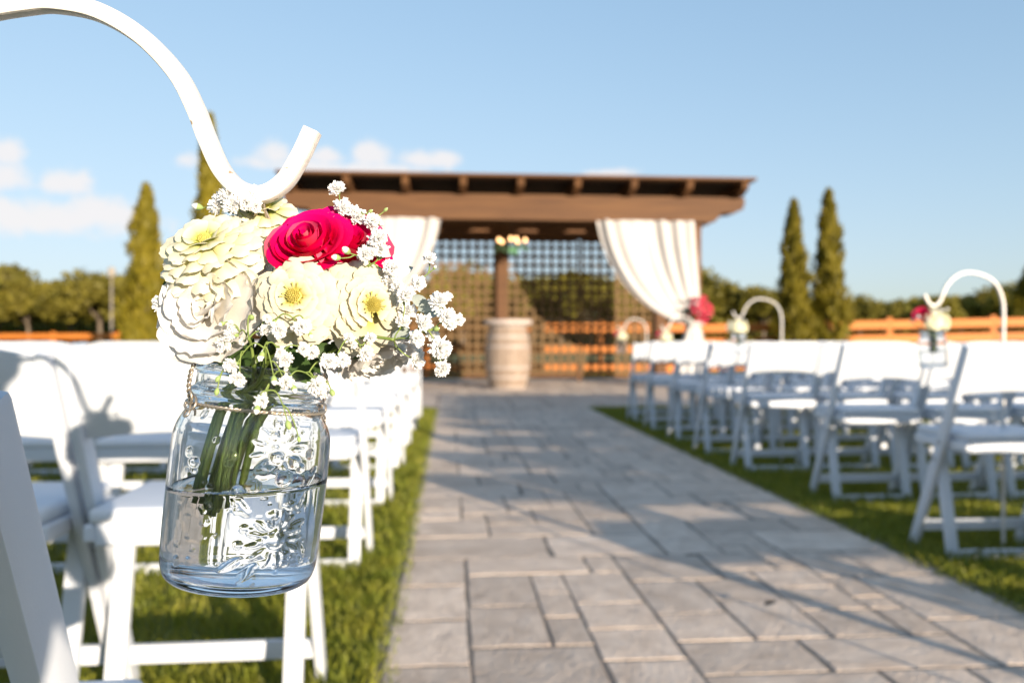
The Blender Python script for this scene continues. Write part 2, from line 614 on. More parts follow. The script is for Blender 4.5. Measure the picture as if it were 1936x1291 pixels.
def ashlar(nx, ny, sizes):
    """Fill an nx by ny grid with rectangles (i, j, w, h), breaking the joints from course to course."""
    g = np.zeros((ny, nx), int)
    out = []
    for j in range(ny):
        for i in range(nx):
            if g[j, i]:
                continue
            best = None
            for w, h in random.sample(sizes, len(sizes)) + [(2, 1), (1, 2), (1, 1)]:
                if i + w <= nx and j + h <= ny and not g[j:j + h, i:i + w].any():
                    run_on = j > 0 and i + w < nx and g[j - 1, i + w - 1] != g[j - 1, i + w]
                    left_over = i + w == nx - 1
                    q = 2 * run_on + 2 * left_over + 3 * (w * h < 3) + random.random()
                    if best is None or q < best[0]:
                        best = (q, w, h)
            _, w, h = best
            g[j:j + h, i:i + w] = len(out) + 1
            out.append((i, j, w, h))
    return out


PX0, PX1, PY0, PY1 = -0.16, 1.66, -0.6, 9.3
path = box_obj("path", (PX1 - PX0 + 0.06, PY1 - PY0, 0.05), V((PX0 + PX1) / 2, (PY0 + PY1) / 2, -0.018), M["joint"], rot=(0, 0, TH))
tag(path, kind="structure")
ncx, ncy = 17, 94
cw, cl = (PX1 - PX0) / ncx, (PY1 - PY0) / ncy
stones = [stone_mesh("paving_stone", k) for k in range(6)]
for i, j, w, h in ashlar(ncx, ncy, [(3, 3), (2, 2), (3, 2), (2, 3), (4, 3), (4, 2), (5, 3), (3, 4)]):
    o = link("paving_stone", random.choice(stones), path)
    gap = 0.006
    o.scale = (w * cw - gap, h * cl - gap, 1)
    cx, cyy = PX0 + (i + w / 2) * cw, PY0 + (j + h / 2) * cl
    o.location = (cx - (PX0 + PX1) / 2 + random.uniform(-.002, .002), cyy - (PY0 + PY1) / 2, 0.0074 + random.uniform(-0.0008, 0.0008))
    o.rotation_euler = (random.uniform(-.004, .004), random.uniform(-.005, .005), random.uniform(-.008, .008))

QX0, QX1, QY0, QY1 = -5.2, 7.2, 9.32, 16.6
plaza = box_obj("plaza", (QX1 - QX0, QY1 - QY0, 0.05), V((QX0 + QX1) / 2, (QY0 + QY1) / 2, -0.018), M["joint"], rot=(0, 0, TH))
tag(plaza, kind="structure")
bm = bmesh.new()
nqx, nqy = 54, 32
qw, ql = (QX1 - QX0) / nqx, (QY1 - QY0) / nqy
for i, j, w, h in ashlar(nqx, nqy, [(3, 2), (2, 2), (2, 3), (3, 3), (4, 2)]):
    t = random.choice(stones).copy()
    t.transform(Matrix.Translation((-(QX1 - QX0) / 2 + (i + w / 2) * qw, -(QY1 - QY0) / 2 + (j + h / 2) * ql, 0.0135 + random.uniform(-.0015, .0015)))
                @ Euler((random.uniform(-.006, .006), random.uniform(-.006, .006), 0)).to_matrix().to_4x4()
                @ Matrix.Diagonal((w * qw - .014, h * ql - .014, 1, 1)))
    bm.from_mesh(t)
    bpy.data.meshes.remove(t)
tag(link("paving_stones", bm_mesh("paving_stones", bm, M["stone"]), plaza), kind="stuff")


# ------------------------------------------------------------------ grass blades on the lawn beside the path
def blades(regions):
    vs = []
    for x0, x1, y0, y1, dens, hgt, wid in regions:
        n = int((x1 - x0) * (y1 - y0) * dens)
        x = rng.uniform(x0, x1, n)
        y = rng.uniform(y0, y1, n)
        # thin the edge unevenly where it meets the stone
        h = hgt * rng.uniform(0.45, 1.15, n)
        a = rng.uniform(0, 2 * PI, n)
        lx, ly = rng.normal(0, 0.45, n) * h, rng.normal(0, 0.45, n) * h
        wx, wy = np.cos(a) * wid, np.sin(a) * wid
        X, Y = x * CT - y * ST, x * ST + y * CT
        b0 = np.stack([X - wx, Y - wy, np.zeros(n)], 1)
        b1 = np.stack([X + wx, Y + wy, np.zeros(n)], 1)
        m0 = np.stack([X - wx * .7 + lx * .4, Y - wy * .7 + ly * .4, h * .6], 1)
        m1 = np.stack([X + wx * .7 + lx * .4, Y + wy * .7 + ly * .4, h * .6], 1)
        t = np.stack([X + lx, Y + ly, h], 1)
        vs.append(np.stack([b0, b1, m1, t, m0], 1).reshape(-1, 3))
    co = np.concatenate(vs).astype(np.float32)
    n = len(co) // 5
    me = bpy.data.meshes.new("grass")
    me.vertices.add(len(co))
    me.vertices.foreach_set("co", co.ravel())
    me.loops.add(n * 5)
    me.loops.foreach_set("vertex_index", np.arange(n * 5, dtype=np.int32))
    me.polygons.add(n)
    me.polygons.foreach_set("loop_start", np.arange(0, n * 5, 5, dtype=np.int32))
    me.update(calc_edges=True)
    me.materials.append(M["blade"])
    return me


tag(link("grass", blades([
    (-0.62, -0.17, 0.9, 3.0, 9000, .045, .0022), (-0.55, -0.17, 3.0, 9.3, 5000, .045, .003), (-1.9, -0.62, 0.6, 3.0, 4500, .045, .0026),
    (-3.2, -0.55, 3.0, 9.3, 1200, .045, .005),
    (1.67, 2.6, 1.0, 4.5, 5500, .048, .0026), (1.67, 2.6, 4.5, 9.3, 3000, .048, .0035), (2.6, 5.0, 1.5, 9.3, 1100, .045, .005),
    (-0.19, -0.13, 0.9, 9.3, 5000, .03, .002), (1.63, 1.69, 0.9, 9.3, 5000, .03, .002),
    (-5.5, 7.5, 16.6, 18.5, 500, .07, .008)])), kind="stuff")

# ------------------------------------------------------------------ folding chairs
def chair_proto():
    root = empty("folding_chair")
    yz = lambda z: -0.135 + 0.34 * (0.77 - z) / 0.77
    for s in (-1, 1):
        bm = bmesh.new()
        add_bar(bm, (s * .212, yz(.775), .775), (s * .212, yz(.0), 0.0), 0.022, 0.046, 0.007, 2)
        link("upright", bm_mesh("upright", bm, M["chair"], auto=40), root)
        bm = bmesh.new()
        add_bar(bm, (s * .180, 0.0, 0.0), (s * .180, 0.085, 0.415), 0.040, 0.024, 0.005, 2)
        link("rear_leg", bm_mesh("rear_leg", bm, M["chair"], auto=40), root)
    bm = bmesh.new()
    add_bar(bm, (-.160, 0.005, 0.018), (.160, 0.005, 0.018), 0.034, 0.022, 0.005, 2, up=Vector((0, 0, 1)))
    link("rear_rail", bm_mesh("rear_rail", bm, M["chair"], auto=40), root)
    bm = bmesh.new()
    add_bar(bm, (-.201, yz(.09), .09), (.201, yz(.09), .09), 0.042, 0.020, 0.005, 2, up=Vector((0, 0, 1)))
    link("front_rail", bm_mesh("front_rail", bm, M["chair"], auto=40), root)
    bm = bmesh.new()
    for s in (-1, 1):
        add_box(bm, (0.022, 0.315, 0.034), (s * .186, .0625, .420), None, .004, 1)
    add_box(bm, (0.35, 0.020, 0.044), (0, -.085, .417), None, .004, 1)
    add_box(bm, (0.35, 0.020, 0.034), (0, .210, .420), None, .004, 1)
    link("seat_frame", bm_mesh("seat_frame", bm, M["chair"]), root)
    bm = bmesh.new()
    add_box(bm, (0.375, 0.322, 0.032), (0, .064, .452), None, .014, 3)
    for v in bm.verts:
        if v.co.z > .45:
            v.co.z += 0.010 * max(0, 1 - (v.co.x / .19) ** 2) * max(0, 1 - ((v.co.y - .064) / .165) ** 2)
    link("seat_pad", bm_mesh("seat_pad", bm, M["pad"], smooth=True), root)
    hv, hf = lathe([(0, .001), (0, .009), (.003, .009), (.004, .006), (.004, .001)], 10)
    for sx_ in (-1, 1):
        for zz in (.425, .36):
            o = obj("bolt", hv, hf, M["bolt"], root)
            o.location = (sx_ * .2235, yz(zz), zz)
            o.rotation_euler = (0, sx_ * PI / 2, 0)
    # arched, slightly hollow backrest panel
    bm = bmesh.new()
    n = 12
    cols = []
    for i in range(n + 1):
        u = -1 + 2 * i / n
        x = .200 * u
        k = 1 - u * u
        zt, zb = .760 + .030 * k, .600 + .014 * k
        row = []
        for z, off in ((zb, -.009), (zt, -.009), (zt, .009), (zb, .009)):
            row.append(bm.verts.new((x, yz(z) - .018 * k + off, z)))
        cols.append(row)
    for a, b in zip(cols, cols[1:]):
        for k in range(4):
            bm.faces.new((a[k], b[k], b[(k + 1) % 4], a[(k + 1) % 4]))
    bm.faces.new(cols[0])
    bm.faces.new(cols[-1][::-1])
    bmesh.ops.recalc_face_normals(bm, faces=bm.faces)
    le = [e for e in bm.edges if abs(e.verts[0].co.x - e.verts[1].co.x) > 1e-4]
    bmesh.ops.bevel(bm, geom=le, offset=.004, segments=2, affect='EDGES', profile=.6)
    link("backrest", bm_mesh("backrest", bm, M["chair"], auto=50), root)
    return root


ORD = ["first", "second", "third", "fourth", "fifth", "sixth", "seventh", "eighth", "ninth", "tenth", "eleventh", "twelfth"]
proto = chair_proto()
used = False


def chair(x, y, label, group, z=0.0):
    global used
    o = copy_tree(proto) if used else proto
    used = True
    o.location = V(x + random.uniform(-.006, .006), y + (random.uniform(-.02, .02) if z == 0 else 0), z)
    o.rotation_euler = (0, 0, TH + R(random.uniform(-1.6, 1.6)))
    tag(o, label, "chair", group)


LEFT_ROWS = [0.62, 1.68, 2.80, 3.85, 4.9, 5.95, 7.0, 8.05]
RIGHT_ROWS = [0.80, 1.77, 2.74, 3.78, 4.71, 5.45, 6.20, 6.95, 7.69]
for r, y in enumerate(LEFT_ROWS):
    for c in range(2 if r == 0 else 3 if r == 1 else 6):
        where = "beside the aisle" if c == 0 else f"{ORD[c]} from the aisle"
        chair(-0.505 - .462 * c + (.012 if r == 0 else 0), y, f"white chair left of the aisle, {ORD[r]} row behind the big jar, {where}", "white folding chairs left of the aisle", -.022 if r == 0 else 0.0)
for r, y in enumerate(RIGHT_ROWS):
    for c in range(6):
        where = "beside the aisle" if c == 0 else f"{ORD[c]} from the aisle"
        chair(1.995 + .462 * c + (0.08 if r == 3 else 0), y, f"white folding chair right of the aisle, {ORD[len(RIGHT_ROWS) - 1 - r]} row from the pergola, {where}", "white folding chairs right of the aisle")

# ------------------------------------------------------------------ pergola
YF, YB = 13.3, 15.55
pg = empty("pergola", V(1.15, YF, 0), (0, 0, TH))
tag(pg, "brown timber pergola with flat roof, rafter tails and white drapes over the plaza", "pergola")
box = lambda name, size, loc, mat, parent, bev=.006: box_obj(name, size, loc, mat, parent, None, bev)
DB = YB - YF
for x in (-2.99, 2.99):
    for y in (0, DB - .12):
        box("post", (.22, .22, 2.79), (x, y, 1.395 + .01), M["wood"], pg)
        for s in (-1, 1):
            pass
box("post", (.20, .18, 2.80), (-.14, DB - .14, 1.41), M["wood"], pg)
box("post", (.07, .07, .34), (1.385, DB - .10, .18), M["wood"], pg)


def beam_mesh(L, h, t):
    """A beam whose ends are cut in an ogee below."""
    prof = [(-L / 2, h), (L / 2, h), (L / 2 + .02, h * .82), (L / 2 - .02, h * .52), (L / 2 - .16, h * .40), (L / 2 - .38, h * .36), (L / 2 - .46, h * .12), (L / 2 - .52, 0)]
    left = [(-x, z) for x, z in prof[:0:-1]]
    ring = prof[1:] + left
    n = len(ring)
    vs = [(x, -t / 2, z) for x, z in ring] + [(x, t / 2, z) for x, z in ring]
    fs = [tuple(range(n - 1, -1, -1)), tuple(range(n, 2 * n))] + [(i, (i + 1) % n, n + (i + 1) % n, n + i) for i in range(n)]
    me = mesh("beam", vs, fs, M["wood"], smooth=False)
    bm = bmesh.new()
    bm.from_mesh(me)
    bmesh.ops.recalc_face_normals(bm, faces=bm.faces)
    bm.to_mesh(me)
    bm.free()
    return me


bme = beam_mesh(7.62, .42, .09)
for y in (-.157, .157, DB - .28, DB + .03):
    o = link("beam", bme, pg)
    o.location = (0, y, 2.795)
ry0, ry1 = -.60, DB + .55
def rafter_mesh():
    prof = [(ry0, .20), (ry1, .20), (ry1, .11), (ry1 - .25, 0), (ry0 + .26, 0), (ry0 + .05, .08)]
    n = len(prof)
    vs = [(-.055, y, z) for y, z in prof] + [(.055, y, z) for y, z in prof]
    fs = [tuple(range(n)), tuple(range(2 * n - 1, n - 1, -1))] + [(i, n + i, n + (i + 1) % n, (i + 1) % n) for i in range(n)]
    return mesh("rafter", vs, fs, M["wood"], smooth=False)


rme = rafter_mesh()
for k in range(9):
    o = link("rafter", rme, pg)
    o.location = (-3.70 + .925 * k, 0, 3.217)
for k in range(14):
    w = (ry1 - ry0 + .1) / 14
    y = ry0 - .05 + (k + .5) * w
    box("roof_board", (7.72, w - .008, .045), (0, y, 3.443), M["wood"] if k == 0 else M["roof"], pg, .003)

# lattice screens between the rear posts
def lattice(x0, x1, label):
    t = empty("lattice_screen", V(1.15, YF, 0), (0, 0, TH))
    tag(t, label, "lattice", "lattice screens at the back of the pergola")
    y = DB - .10
    z0, z1 = .16, 2.74
    p = .172
    nx_ = int((x1 - x0) / p)
    off = ((x1 - x0) - nx_ * p) / 2
    bmv, bmh = bmesh.new(), bmesh.new()
    add_box(bmv, (.062, .014, z1 - z0))
    add_box(bmh, (x1 - x0, .014, .062))
    mv, mh = bm_mesh("slat", bmv, M["slat"]), bm_mesh("slat", bmh, M["slat"])
    for i in range(nx_ + 1):
        o = link("slat", mv, t)
        o.location = (x0 + off + i * p, y - .0085, (z0 + z1) / 2)
    k = 0
    while z0 + .05 + k * p < z1:
        o = link("slat", mh, t)
        o.location = ((x0 + x1) / 2, y + .0085, z0 + .05 + k * p)
        k += 1
    for z in (z0 - .04, z1 + .02):
        box("rail", (x1 - x0, .05, .07), ((x0 + x1) / 2, y, z), M["wood"], t)


lattice(-2.87, -.25, "square timber lattice screen left of the pergola's middle rear post")
lattice(-.03, 1.36, "shaded square lattice screen just right of the pergola's middle rear post")
lattice(1.41, 2.87, "square timber lattice screen behind the swagged drape beside the last row of chairs")


# drapes, gathered to the posts
def bez(pts, t):
    pts = [Vector(p) for p in pts]
    while len(pts) > 1:
        pts = [a.lerp(b, t) for a, b in zip(pts, pts[1:])]
    return pts[0]


def drape(side, label):
    t = empty("drape", V(1.15, YF, 0), (0, 0, TH))
    tag(t, label, "drape", "white drapes tied back to the pergola posts")
    nu, nv = 64, 40
    y0 = -.26
    inner = [(1.28, 2.80), (1.42, 2.0), (1.95, 1.28), (2.86, 1.05)]
    outer = [(2.93, 2.80), (2.98, 2.1), (3.05, 1.6), (3.02, 1.10)]
    vs = []
    for j in range(nv + 1):
        v = j / nv
        a, b = bez([Vector((x, 0, z)) for x, z in inner], v), bez([Vector((x, 0, z)) for x, z in outer], v)
        for i in range(nu + 1):
            u = i / nu
            p = a.lerp(b, u)
            amp = .075 * (1 - .55 * v) * (.4 + .6 * math.sin(PI * min(1, v + .25)))
            w = (.55 + .45 * math.sin(9 * u + 1.3)) * math.sin(u * 2 * PI * 6 + 1.6 * math.sin(6.3 * u + 1.5 * v)) + .35 * math.sin(u * 33 + 3 * v + 2 * math.sin(11 * u))
            sag = -.10 * math.sin(PI * u) * v * (1 - v)
            vs.append((side * p.x, y0 + amp * w - .02 * v, p.z + sag))
    fs = [(j * (nu + 1) + i, j * (nu + 1) + i + 1, (j + 1) * (nu + 1) + i + 1, (j + 1) * (nu + 1) + i) for j in range(nv) for i in range(nu)]
    obj("swag", vs, fs, M["drape"], t)
    vs = []
    nu, nv = 48, 16
    for j in range(nv + 1):
        v = j / nv
        wd = .07 + .20 * v ** .7
        for i in range(nu + 1):
            a = 2 * PI * i / nu
            r = wd * (1 + .22 * math.sin(7 * a + v))
            vs.append((side * (2.93 - .09 * v + r * math.cos(a)), y0 - .02 + .5 * r * math.sin(a), 1.08 - .95 * v))
    fs = [(j * (nu + 1) + i, j * (nu + 1) + i + 1, (j + 1) * (nu + 1) + i + 1, (j + 1) * (nu + 1) + i) for j in range(nv) for i in range(nu)]
    obj("tail", vs, fs, M["drape"], t)
    v_, f_ = tube([(side * (2.93 + .13 * math.cos(a)), y0 - .02 + .10 * math.sin(a), 1.09) for a in np.linspace(0, 2 * PI, 25)], .035, 8, False)
    obj("tieback", v_, f_, M["drape"], t)


drape(1, "white drape swept to the post behind the right-hand chairs")
drape(-1, "white drape swept to the post behind the big bouquet")


# pink blossoms tied to the right drape
def blossom_mesh(r, n=6, mat=None, name="blossom"):
    parts = []
    for lay, (cnt, sc, el) in enumerate(((n, 1.0, 10), (n - 1, .75, 38), (3, .5, 65))):
        for k in range(cnt):
            a = 2 * PI * (k + .5 * lay) / cnt
            v = []
            for t in (0, .5, 1):
                w = (.12, .5, .28)[int(t * 2)] * r * sc
                for s in (-1, 0, 1):
                    v.append(Vector((s * w, r * sc * t, .10 * r * (s * s) * t)))
            f = [(i * 3 + j, i * 3 + j + 1, i * 3 + j + 4, i * 3 + j + 3) for i in range(2) for j in range(2)]
            mt = Matrix.Rotation(a, 3, 'Z') @ Matrix.Rotation(R(el), 3, 'X')
            parts.append(([mt @ p for p in v], f))
    v, f = merge(parts)
    return mesh(name, v, f, mat)


def leaf_mesh(L, w, mat, name="leaf"):
    v, f = [], []
    n = 6
    for i in range(n + 1):
        t = i / n
        ww = w * math.sin(PI * min(1, t * .95 + .04)) ** .8
        for s in (-1, 0, 1):
            v.append((s * ww, L * t, .18 * w * abs(s) - .25 * L * t * t))
    for i in range(n):
        for j in range(2):
            f.append((i * 3 + j, i * 3 + j + 1, i * 3 + j + 4, i * 3 + j + 3))
    return mesh(name, v, f, mat)


fb = empty("flower_bunch", V(1.15 + 2.98, YF - .34, 1.30), (0, 0, TH))
tag(fb, "bunch of pink blossoms and green leaves tied to the white drape", "flowers")
bl = blossom_mesh(.056, 6, M["pink"])
for k in range(15):
    o = link("blossom", bl, fb)
    a, rr = k * 2.39996, math.sqrt((k + .3) / 15)
    o.location = (rr * .20 * math.cos(a) + .02 + random.uniform(-.02, .02), -.16 + .13 * rr * rr, rr * .23 * math.sin(a) + random.uniform(-.02, .02))
    o.rotation_euler = (R(80) - .7 * math.sin(a) * rr, 0, .8 * math.cos(a) * rr)
lf = leaf_mesh(.26, .05, M["green_leaf"])
for k in range(16):
    o = link("leaf", lf, fb)
    o.location = (random.uniform(-.14, .10), -.06, random.uniform(-.16, .12))
    o.rotation_euler = (R(random.uniform(-20, 30)), 0, R(random.uniform(20, 190)))

# chandelier
ch = empty("chandelier", V(1.13, YF + 1.15, 2.60), (0, 0, TH))
tag(ch, "small chandelier with lit amber bulbs and green sprays under the pergola roof", "chandelier")
v_, f_ = tube([(.25 * math.cos(a), .25 * math.sin(a), -.06) for a in np.linspace(0, 2 * PI, 33)], .010, 8, False)
obj("ring", v_, f_, M["iron"], ch)
v_, f_ = tube([(0, 0, .82), (0, 0, -.10)], .009, 8)
obj("rod", v_, f_, M["iron"], ch)
v_, f_ = lathe([(-.045, .001), (-.04, .022), (-.015, .038), (.01, .036), (.035, .02), (.05, .008), (.06, .001)], 14)
bulb_me = mesh("bulb", v_, f_, M["bulb"])
for k, a in enumerate((200, 262, 285, 345, 60, 130)):
    a = R(a)
    v_, f_ = tube(smooth_path([(0, 0, -.09), (.13 * math.cos(a), .13 * math.sin(a), -.13), (.25 * math.cos(a), .25 * math.sin(a), -.03)], 5), .007, 6)
    obj("arm", v_, f_, M["iron"], ch)
    o = link("bulb", bulb_me, ch)
    o.location = (.25 * math.cos(a), .25 * math.sin(a), .025)
    o.scale = (.8, .8, .8)
M["spray"] = surf("green_glass_spray", (0.10, 0.30, 0.14), (0.20, 0.42, 0.22), 20, 0.4)
lf2 = leaf_mesh(.16, .035, M["spray"])
for k in range(26):
    o = link("leaf", lf2, ch)
    a = 2 * PI * k / 26 + random.uniform(-.1, .1)
    o.location = (.20 * math.cos(a), .20 * math.sin(a), -.07 + random.uniform(-.04, .02))
    o.rotation_euler = (R(random.uniform(-50, 20)), 0, a - PI / 2 + random.uniform(-1, 1))

# wine barrel with a round board on top
br = empty("wine_barrel", V(0.965, 13.15, .006), (0, 0, TH))
tag(br, "weathered upright wine barrel with a round board on top, in the middle of the plaza", "barrel")
HB = 1.06
rb = lambda z: .29 + .085 * (1 - ((z - HB / 2) / (HB / 2)) ** 2)
ns = 24
for k in range(ns):
    v, n = [], 12
    a0, a1 = 2 * PI * k / ns + .012, 2 * PI * (k + 1) / ns - .012
    for i in range(n + 1):
        z = HB * i / n
        for rr, a in ((rb(z), a0), (rb(z) + .003, (a0 + a1) / 2), (rb(z), a1), (rb(z) - .025, (a0 + a1) / 2)):
            v.append((rr * math.cos(a), rr * math.sin(a), z))
    f = [(i * 4 + j, i * 4 + (j + 1) % 4, i * 4 + 4 + (j + 1) % 4, i * 4 + 4 + j) for i in range(n) for j in range(4)] + [(3, 2, 1, 0), (n * 4, n * 4 + 1, n * 4 + 2, n * 4 + 3)]
    obj("stave", v, f, M["barrel"], br, smooth=False)
for z in (.035, .20, .36, HB - .36, HB - .20, HB - .035):
    v_, f_ = lathe([(z - .022, rb(z - .022) - .002), (z - .022, rb(z - .022) + .006), (z + .022, rb(z + .022) + .006), (z + .022, rb(z + .022) - .002)], 40)
    obj("hoop", v_, f_, M["hoop"], br, smooth=False)
v_, f_ = lathe([(HB - .03, .001), (HB - .03, .265)], 40)
obj("head", v_, f_, M["barrel"], br, smooth=False)
tb = obj("round_board", *lathe([(0, .001), (0, .385), (.008, .40), (.07, .40), (.078, .39), (.078, .001)], 48), M["barrel_top"])
tb.location = V(0.965, 13.15, .006 + HB)
tag(tb, "pale round board lying on top of the weathered wine barrel", "board")


# ------------------------------------------------------------------ fences
def fence(p0, p1, label, n_rail, z_list, rail_h, top, zb0=0.0, zb1=0.0, step=2.4):
    p0, p1 = Vector(p0), Vector(p1)
    d = p1 - p0
    L = d.length
    ang = math.atan2(d.y, d.x)
    t = empty("rail_fence", (p0.x, p0.y, 0), (0, 0, ang))
    tag(t, label, "fence", "orange stained rail fences")
    n = max(1, round(L / step))
    s = L / n
    for i in range(n + 1):
        zb = zb0 + (zb1 - zb0) * i / n
        box("post", (.12, .12, top + .06), (i * s, .085, zb + (top + .06) / 2 - .01), M["cedar"], t)
    for i in range(n):
        for z in z_list:
            za, zc = zb0 + (zb1 - zb0) * i / n + z, zb0 + (zb1 - zb0) * (i + 1) / n + z
            bm = bmesh.new()
            add_bar(bm, (i * s + .004, 0, za), ((i + 1) * s - .004, 0, zc), rail_h, .04, .004, 1, up=Vector((0, 0, 1)))
            link("rail", bm_mesh("rail", bm, M["cedar"]), t)
    return t


fence(P(-140, 0, 30).xy.to_3d(), P(222, 0, 28.5).xy.to_3d(), "orange rail fence beyond the left-hand chairs, below the far trees", 3, (.25, .62, .98), .20, 1.09)
fence(P(262, 0, 24).xy.to_3d(), P(640, 0, 21).xy.to_3d(), "orange rail fence between the leaning cypress trees and the pergola", 3, (.25, .62, .98), .20, 1.10)
fence(P(640, 0, 19.5).xy.to_3d(), P(1300, 0, 19.5).xy.to_3d(), "orange rail fence seen through the pergola's lattice", 3, (.12, .62, 1.13), .20, 1.24)
fence(P(1300, 0, 20.0).xy.to_3d(), P(2080, 0, 19.3).xy.to_3d(), "orange four-rail fence rising beyond the right-hand chairs", 4, (.05, .42, .79, 1.14), .205, 1.27, -.03, .16)

# ------------------------------------------------------------------ trees
def quads_mesh(name, C, D, U, size_l, size_w, mat):
    """One leaf-sized quad per row: centre C, long axis D, side axis U."""
    n = len(C)
    a = C - D * size_l[:, None]
    b = C + U * size_w[:, None]
    c = C + D * size_l[:, None]
    d = C - U * size_w[:, None]
    co = np.stack([a, b, c, d], 1).reshape(-1, 3).astype(np.float32)
    me = bpy.data.meshes.new(name)
    me.vertices.add(n * 4)
    me.vertices.foreach_set("co", co.ravel())
    me.loops.add(n * 4)
    me.loops.foreach_set("vertex_index", np.arange(n * 4, dtype=np.int32))
    me.polygons.add(n)
    me.polygons.foreach_set("loop_start", np.arange(0, n * 4, 4, dtype=np.int32))
    me.update(calc_edges=True)
    me.materials.append(mat)
    return me


def unit(a):
    return a / np.maximum(np.linalg.norm(a, axis=1, keepdims=True), 1e-6)


def crown_mesh(H, Rr, seed):
    r = np.random.default_rng(seed)
    cs = []
    ncl = 42
    for i in range(ncl):
        d = r.normal(size=3)
        d /= np.linalg.norm(d)
        d[2] = abs(d[2]) * 1.0 - .25
        q = r.uniform(.45, 1.0)
        cs.append(((d[0] * Rr * q, d[1] * Rr * q, H * .55 + d[2] * H * .42 * q), r.uniform(.16, .34) * Rr))
    C, D = [], []
    for c, rad in cs:
        n = 150
        d = unit(r.normal(size=(n, 3)))
        C.append(np.array(c) + d * rad * r.uniform(.55, 1.1, (n, 1)))
        D.append(unit(d + r.normal(size=(n, 3)) * .8))
    C, D = np.concatenate(C), np.concatenate(D)
    C[:, 2] = np.maximum(C[:, 2], .25)
    U = unit(np.cross(D, r.normal(size=D.shape)))
    n = len(C)
    return quads_mesh("crown", C, D, U, r.uniform(.12, .26, n), r.uniform(.07, .15, n), M["leaf"])


def trunk_mesh(h, r0):
    parts = [tube(smooth_path([(0, 0, -.3), (.05, .02, h * .4), (-.04, .05, h)], 4), lambda t: r0 * (1 - .55 * t), 8)]
    for k in range(4):
        a = k * 1.7
        parts.append(tube(smooth_path([(0, 0, h * (.5 + .1 * k)), (.5 * math.cos(a), .5 * math.sin(a), h * (.75 + .08 * k)), (1.1 * math.cos(a), 1.1 * math.sin(a), h * (1.1 + .05 * k))], 3), lambda t: r0 * .45 * (1 - .7 * t), 6))
    v, f = merge(parts)
    return mesh("trunk", v, f, M["bark"])


crowns = [crown_mesh(5.4, 3.0, 1), crown_mesh(6.2, 2.7, 2), crown_mesh(4.6, 3.3, 3), crown_mesh(5.0, 2.3, 4)]
trunk = trunk_mesh(2.6, .16)
kinds = ["broad", "tall round", "low spreading", "slender"]
spots = []
pxs = np.linspace(-130, 2070, 36)
for i, px in enumerate(pxs):
    d = 58 + 16 * ((i * 7) % 5) / 5
    top = np.interp(px, [-150, 0, 60, 240, 400, 800, 1320, 1360, 1440, 1600, 1750, 1900, 2100], [480, 488, 520, 508, 500, 505, 515, 535, 530, 552, 555, 535, 520]) + random.uniform(-6, 14)
    spots.append((px + random.uniform(-12, 12), d, top))
spots.sort()
for i, (px, d, top) in enumerate(spots):
    p = P(px, 0, d)
    gz = ground_z(p.x, p.y)
    h = CAMZ + (645.5 - top) / F * d - gz
    k = random.randrange(4)
    hk = (5.4, 6.2, 4.6, 5.0)[k]
    s = h / (hk * .985)
    t = empty("tree", (p.x, p.y, gz), (0, 0, random.uniform(0, 6.28)))
    t.scale = (s * random.uniform(.95, 1.2), s * 1.05, s)
    n_th = f"{ORD[i]} from the left" if i < 12 else f"{ORD[35 - i]} from the right" if i > 23 else None
    lab = f"{kinds[k]} green tree in the far tree line, {n_th}" if n_th else f"{kinds[k]} green tree behind the pergola, {ORD[i - 12]} from the drape by the bouquet"
    tag(t, lab, "tree", "trees of the far tree line")
    link("crown", crowns[k], t)
    link("trunk", trunk, t)
# undergrowth and farther wood that closes the line below the crowns
r = np.random.default_rng(5)
n = 30000
pxw = r.uniform(-700, 2700, n)
dw = r.uniform(74, 92, n)
X = (pxw - 968) / F * dw
hw = 3.4 + 1.1 * np.sin(X * .35) + .8 * np.sin(X * .13 + 1)
C = np.stack([X, dw, r.uniform(0, 1, n) ** .7 * hw + .6], 1)
D = unit(r.normal(size=(n, 3)))
U = unit(np.cross(D, r.normal(size=(n, 3))))
tag(link("undergrowth", quads_mesh("undergrowth", C, D, U, r.uniform(.3, .65, n), r.uniform(.2, .4, n), M["leaf"])), kind="stuff")


def cypress_mesh(H, Rr, seed):
    r = np.random.default_rng(seed)
    n = 6500
    t = r.uniform(0, 1, n) ** 1.05
    a = r.uniform(0, 2 * PI, n)
    prof = np.minimum(1, (t + .03) * 5) * (1 - t) ** .62
    lump = 1 + .26 * np.sin(a * 3 + t * 15 + seed) + .20 * np.sin(a * 4 - t * 37 + seed) + r.normal(0, .10, n) * (r.uniform(0, 1, n) > .6)
    rr = Rr * prof * lump * (1 - .55 * r.uniform(0, 1, n) ** 2.5)
    C = np.stack([rr * np.cos(a), rr * np.sin(a), .12 + t * (H - .2)], 1)
    out = np.stack([np.cos(a), np.sin(a), np.zeros(n)], 1)
    D = unit(out * .45 + np.array([0, 0, 1.0]) + r.normal(size=(n, 3)) * .28)
    U = unit(np.cross(D, out + r.normal(size=(n, 3)) * .5))
    gap = (np.sin(a * 2 + t * 13 + seed) > .80) & (t < .75) & (r.uniform(0, 1, n) < .85)
    k = ~gap
    C, D, U = C[k], D[k], U[k]
    n = len(C)
    return quads_mesh("crown", C, D, U, r.uniform(.06, .15, n), r.uniform(.018, .045, n), M["cypress"])


